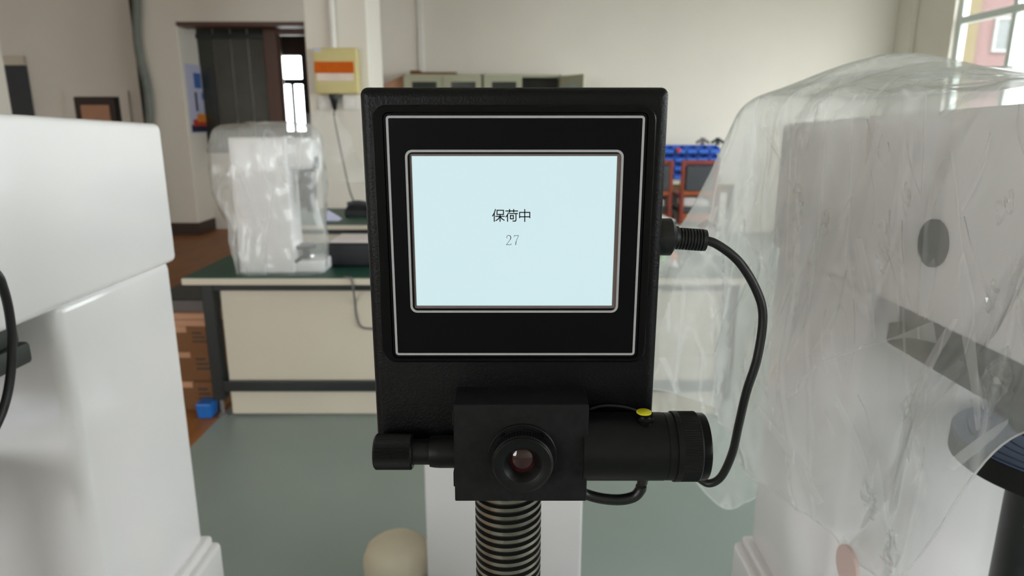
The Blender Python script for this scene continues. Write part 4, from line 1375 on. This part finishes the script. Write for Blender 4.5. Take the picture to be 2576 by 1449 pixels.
# ---------------------------------------------------------------- back right: bench, blue bins, chairs
BYB = 8.35
btz = at(1700, 455, BYB).z
x0, x1 = at(1480, 455, BYB).x, at(1850, 455, BYB).x
t = thing('wall_bench', ((x0 + x1) / 2, BYB + .3, 0), 'cream wooden bench carrying the blue parts bins', 'bench')
bm = B(); box(bm, x0, x1, BYB - .05, BYB + .6, btz - .04, btz, .004); obj('top', bm, M['cream'], t)
for px in (x0 + .05, x1 - .05):
    for py in (BYB, BYB + .54):
        bm = B(); box(bm, px - .03, px + .03, py - .03, py + .03, 0, btz - .04, .003); obj('leg', bm, M['base'], t)
bm = B(); box(bm, x0 + .05, x1 - .05, BYB + .5, BYB + .52, .12, btz - .05); obj('back_board', bm, M['base'], t)
bm = B(); box(bm, x0 + .05, x1 - .05, BYB - .02, BYB + .01, btz - .14, btz - .04); obj('apron', bm, M['carton'], t)
BINY = BYB + .22
bw = .142; bh = (at(1740, 365, BINY).z - btz) / 4
def binmesh():
    bm = B()
    w, d, h = bw - .008, .2, bh - .006
    t = .006
    box(bm, -w / 2, w / 2, 0, d, 0, t)
    box(bm, -w / 2, w / 2, 0, t, 0, h * .52)
    box(bm, -w / 2, w / 2, d - t, d, 0, h)
    for s in (-1, 1):
        xx = s * (w / 2 - t / 2)
        hexa(bm, [(xx - t / 2, 0, 0), (xx + t / 2, 0, 0), (xx + t / 2, d, 0), (xx - t / 2, d, 0), (xx - t / 2, 0, h * .55), (xx + t / 2, 0, h * .55), (xx + t / 2, d, h), (xx - t / 2, d, h)])
    box(bm, -w / 2, w / 2, -.006, .004, h * .46, h * .56)
    return bm
xr = at(1813, 400, BINY).x
first = None
rows_l = ['bottom', 'second', 'third', 'top']
for rr in range(4):
    for cc in range(5):
        loc = (xr - bw / 2 - cc * bw, BINY, btz + .001 + rr * bh)
        if first is None:
            bm = binmesh()
            me = None
            first = obj('parts_bin', bm, M['blue_bin'], origin=(0, 0, 0)); o = first
        else:
            o = first.copy(); COL.objects.link(o)
        o.location = loc
        tag(o, 'blue plastic parts bin on the bench, %s row, %s' % (rows_l[rr], ('rightmost', 'second from the right', 'third from the right', 'fourth from the right', 'leftmost by the display')[cc]), 'bin', 'blue parts bins on the bench')
zt4 = btz + 4 * bh + .002
for i, (px, mm, nm, lab) in enumerate(((1768, 'grey', 'clamp', 'grey clamp lying on top of the blue bins'), (1806, 'dkgreen', 'valve', 'dark green valve on top of the blue bins at right'))):
    p = at(px, 352, BINY + .08)
    bm = B(); tube(bm, [(p.x - .08, p.y, zt4 + .02), (p.x - .03, p.y, zt4 + .05), (p.x + .03, p.y, zt4 + .05), (p.x + .08, p.y, zt4 + .02)], .018, 8, 4)
    lathe(bm, (p.x, p.y, zt4), (0, 0, 1), [(0, .03), (.02, .03), (.03, .015), (.07, .015), (.072, .03), (.085, .03)], 12)
    solo(nm, bm, M[mm], lab, nm, smooth=True)
p = at(1707, 372, BINY - .01)
bm = B(); lathe(bm, (p.x, BINY - .012, btz + 3.42 * bh), (0, -1, 0), [(0, .03), (.01, .03), (.014, .02)], 20)
solo('red_knob', bm, M['pred'], 'small red round knob in front of the top blue bins', 'knob', smooth=True)

def chair(px0, px1, Y, label, tall=True, cloth=True):
    a = at(px0, 405, Y); b = at(px1, 405, Y)
    x0, x1 = a.x, b.x
    zt = at((px0 + px1) / 2, 403, Y).z
    zb = at((px0 + px1) / 2, 492, Y).z
    t = thing('wooden_chair', ((x0 + x1) / 2, Y + .2, 0), label, 'chair', 'red wooden chairs at the bench')
    for xx in (x0, x1 - .045):
        bm = B(); box(bm, xx, xx + .045, Y, Y + .045, 0, zt, .008); obj('leg', bm, M['redwood'], t)
        bm = B(); box(bm, xx, xx + .045, Y + .38, Y + .425, 0, .42, .006); obj('leg', bm, M['redwood'], t)
    bm = B(); box(bm, x0 + .04, x1 - .04, Y + .005, Y + .04, zt - .05, zt, .01); obj('top_rail', bm, M['redwood'], t)
    bm = B(); box(bm, x0 + .04, x1 - .04, Y + .005, Y + .04, zb, zb + .045, .006); obj('back_rail', bm, M['orwood'], t)
    bm = B(); box(bm, x0 + .05, x1 - .05, Y - .012, Y + .035, zb + .05, zt - .055, .012); obj('back_pad', bm, M['seat'], t)
    zs_ = at((px0 + px1) / 2, 536, Y).z
    bm = B(); box(bm, x0 + .01, x1 - .01, Y + .03, Y + .43, zs_ - .01, zs_ + .05, .015); obj('seat', bm, M['seat'], t)
    bm = B(); box(bm, x0 + .03, x1 - .03, Y + .01, Y + .04, zs_ - .09, zs_ - .01, .005); obj('seat_rail', bm, M['orwood'], t)
    for xx in (x0, x1 - .04):
        bm = B(); box(bm, xx, xx + .04, Y + .03, Y + .42, zs_ + .17, zs_ + .2, .006); obj('armrest', bm, M['redwood'], t)
    bm = B(); box(bm, x0 + .03, x1 - .03, Y + .01, Y + .035, .15, .19, .004); obj('stretcher', bm, M['orwood'], t)
    if cloth:
        bm = B(); box(bm, x0 + .055, x1 - .055, Y + .10, Y + .36, zs_ + .052, zs_ + .13, .02, 3)
        solo('seat_cushion', bm, M['cloth'], 'white cushion lying on the ' + ('red wooden chair facing the bench' if tall else 'chair half hidden behind the display'), 'cushion', smooth=True)
    return t
chair(1716, 1810, 7.4, 'red wooden chair with charcoal padded back facing the bench')
chair(1604, 1696, 7.4, 'red wooden chair half hidden behind the display', False)

# ---------------------------------------------------------------- white pedestal behind the lead screw
pY = 1.55
a, b = at(1069, 1250, pY), at(1466, 1250, pY)
zt = at(1300, 1110, pY).z
t = thing('pedestal', ((a.x + b.x) / 2, pY + .2, 0), 'white pedestal standing on the floor behind the lead screw', 'pedestal')
bm = B(); box(bm, a.x, b.x, pY, pY + .40, .02, zt, .006, 3); obj('body', bm, M['wgloss'], t, smooth=True)
bm = B(); box(bm, a.x + .02, b.x - .02, pY + .02, pY + .38, 0, .02); obj('plinth', bm, M['tframe'], t)
c = at(1062, 1395, pY + .1)
zr = at(1050, 1366, pY + .1).z
rb = .095
M['bin_cream'] = mat('pale_cream_plastic', S(240, 232, 210), .5, var=.02)
t = thing('waste_bin', (c.x, pY + .12, 0), 'cream bin with a domed lid beside the white pedestal', 'bin')
bm = B(); lathe(bm, (a.x - rb - .004 + .0, pY + .12, 0), (0, 0, 1), [(0, rb * .85), (.01, rb * .88), (zr - .07, rb * .99)], 48); obj('body', bm, M['bin_cream'], t, smooth=True)
bm = B(); lathe(bm, (a.x - rb - .004, pY + .12, zr - .07), (0, 0, 1), [(0, rb), (.02, rb * .99), (.045, rb * .88), (.062, rb * .66), (.07, rb * .3), (.071, .002)], 48); obj('lid', bm, M['bin_cream'], t, smooth=True)
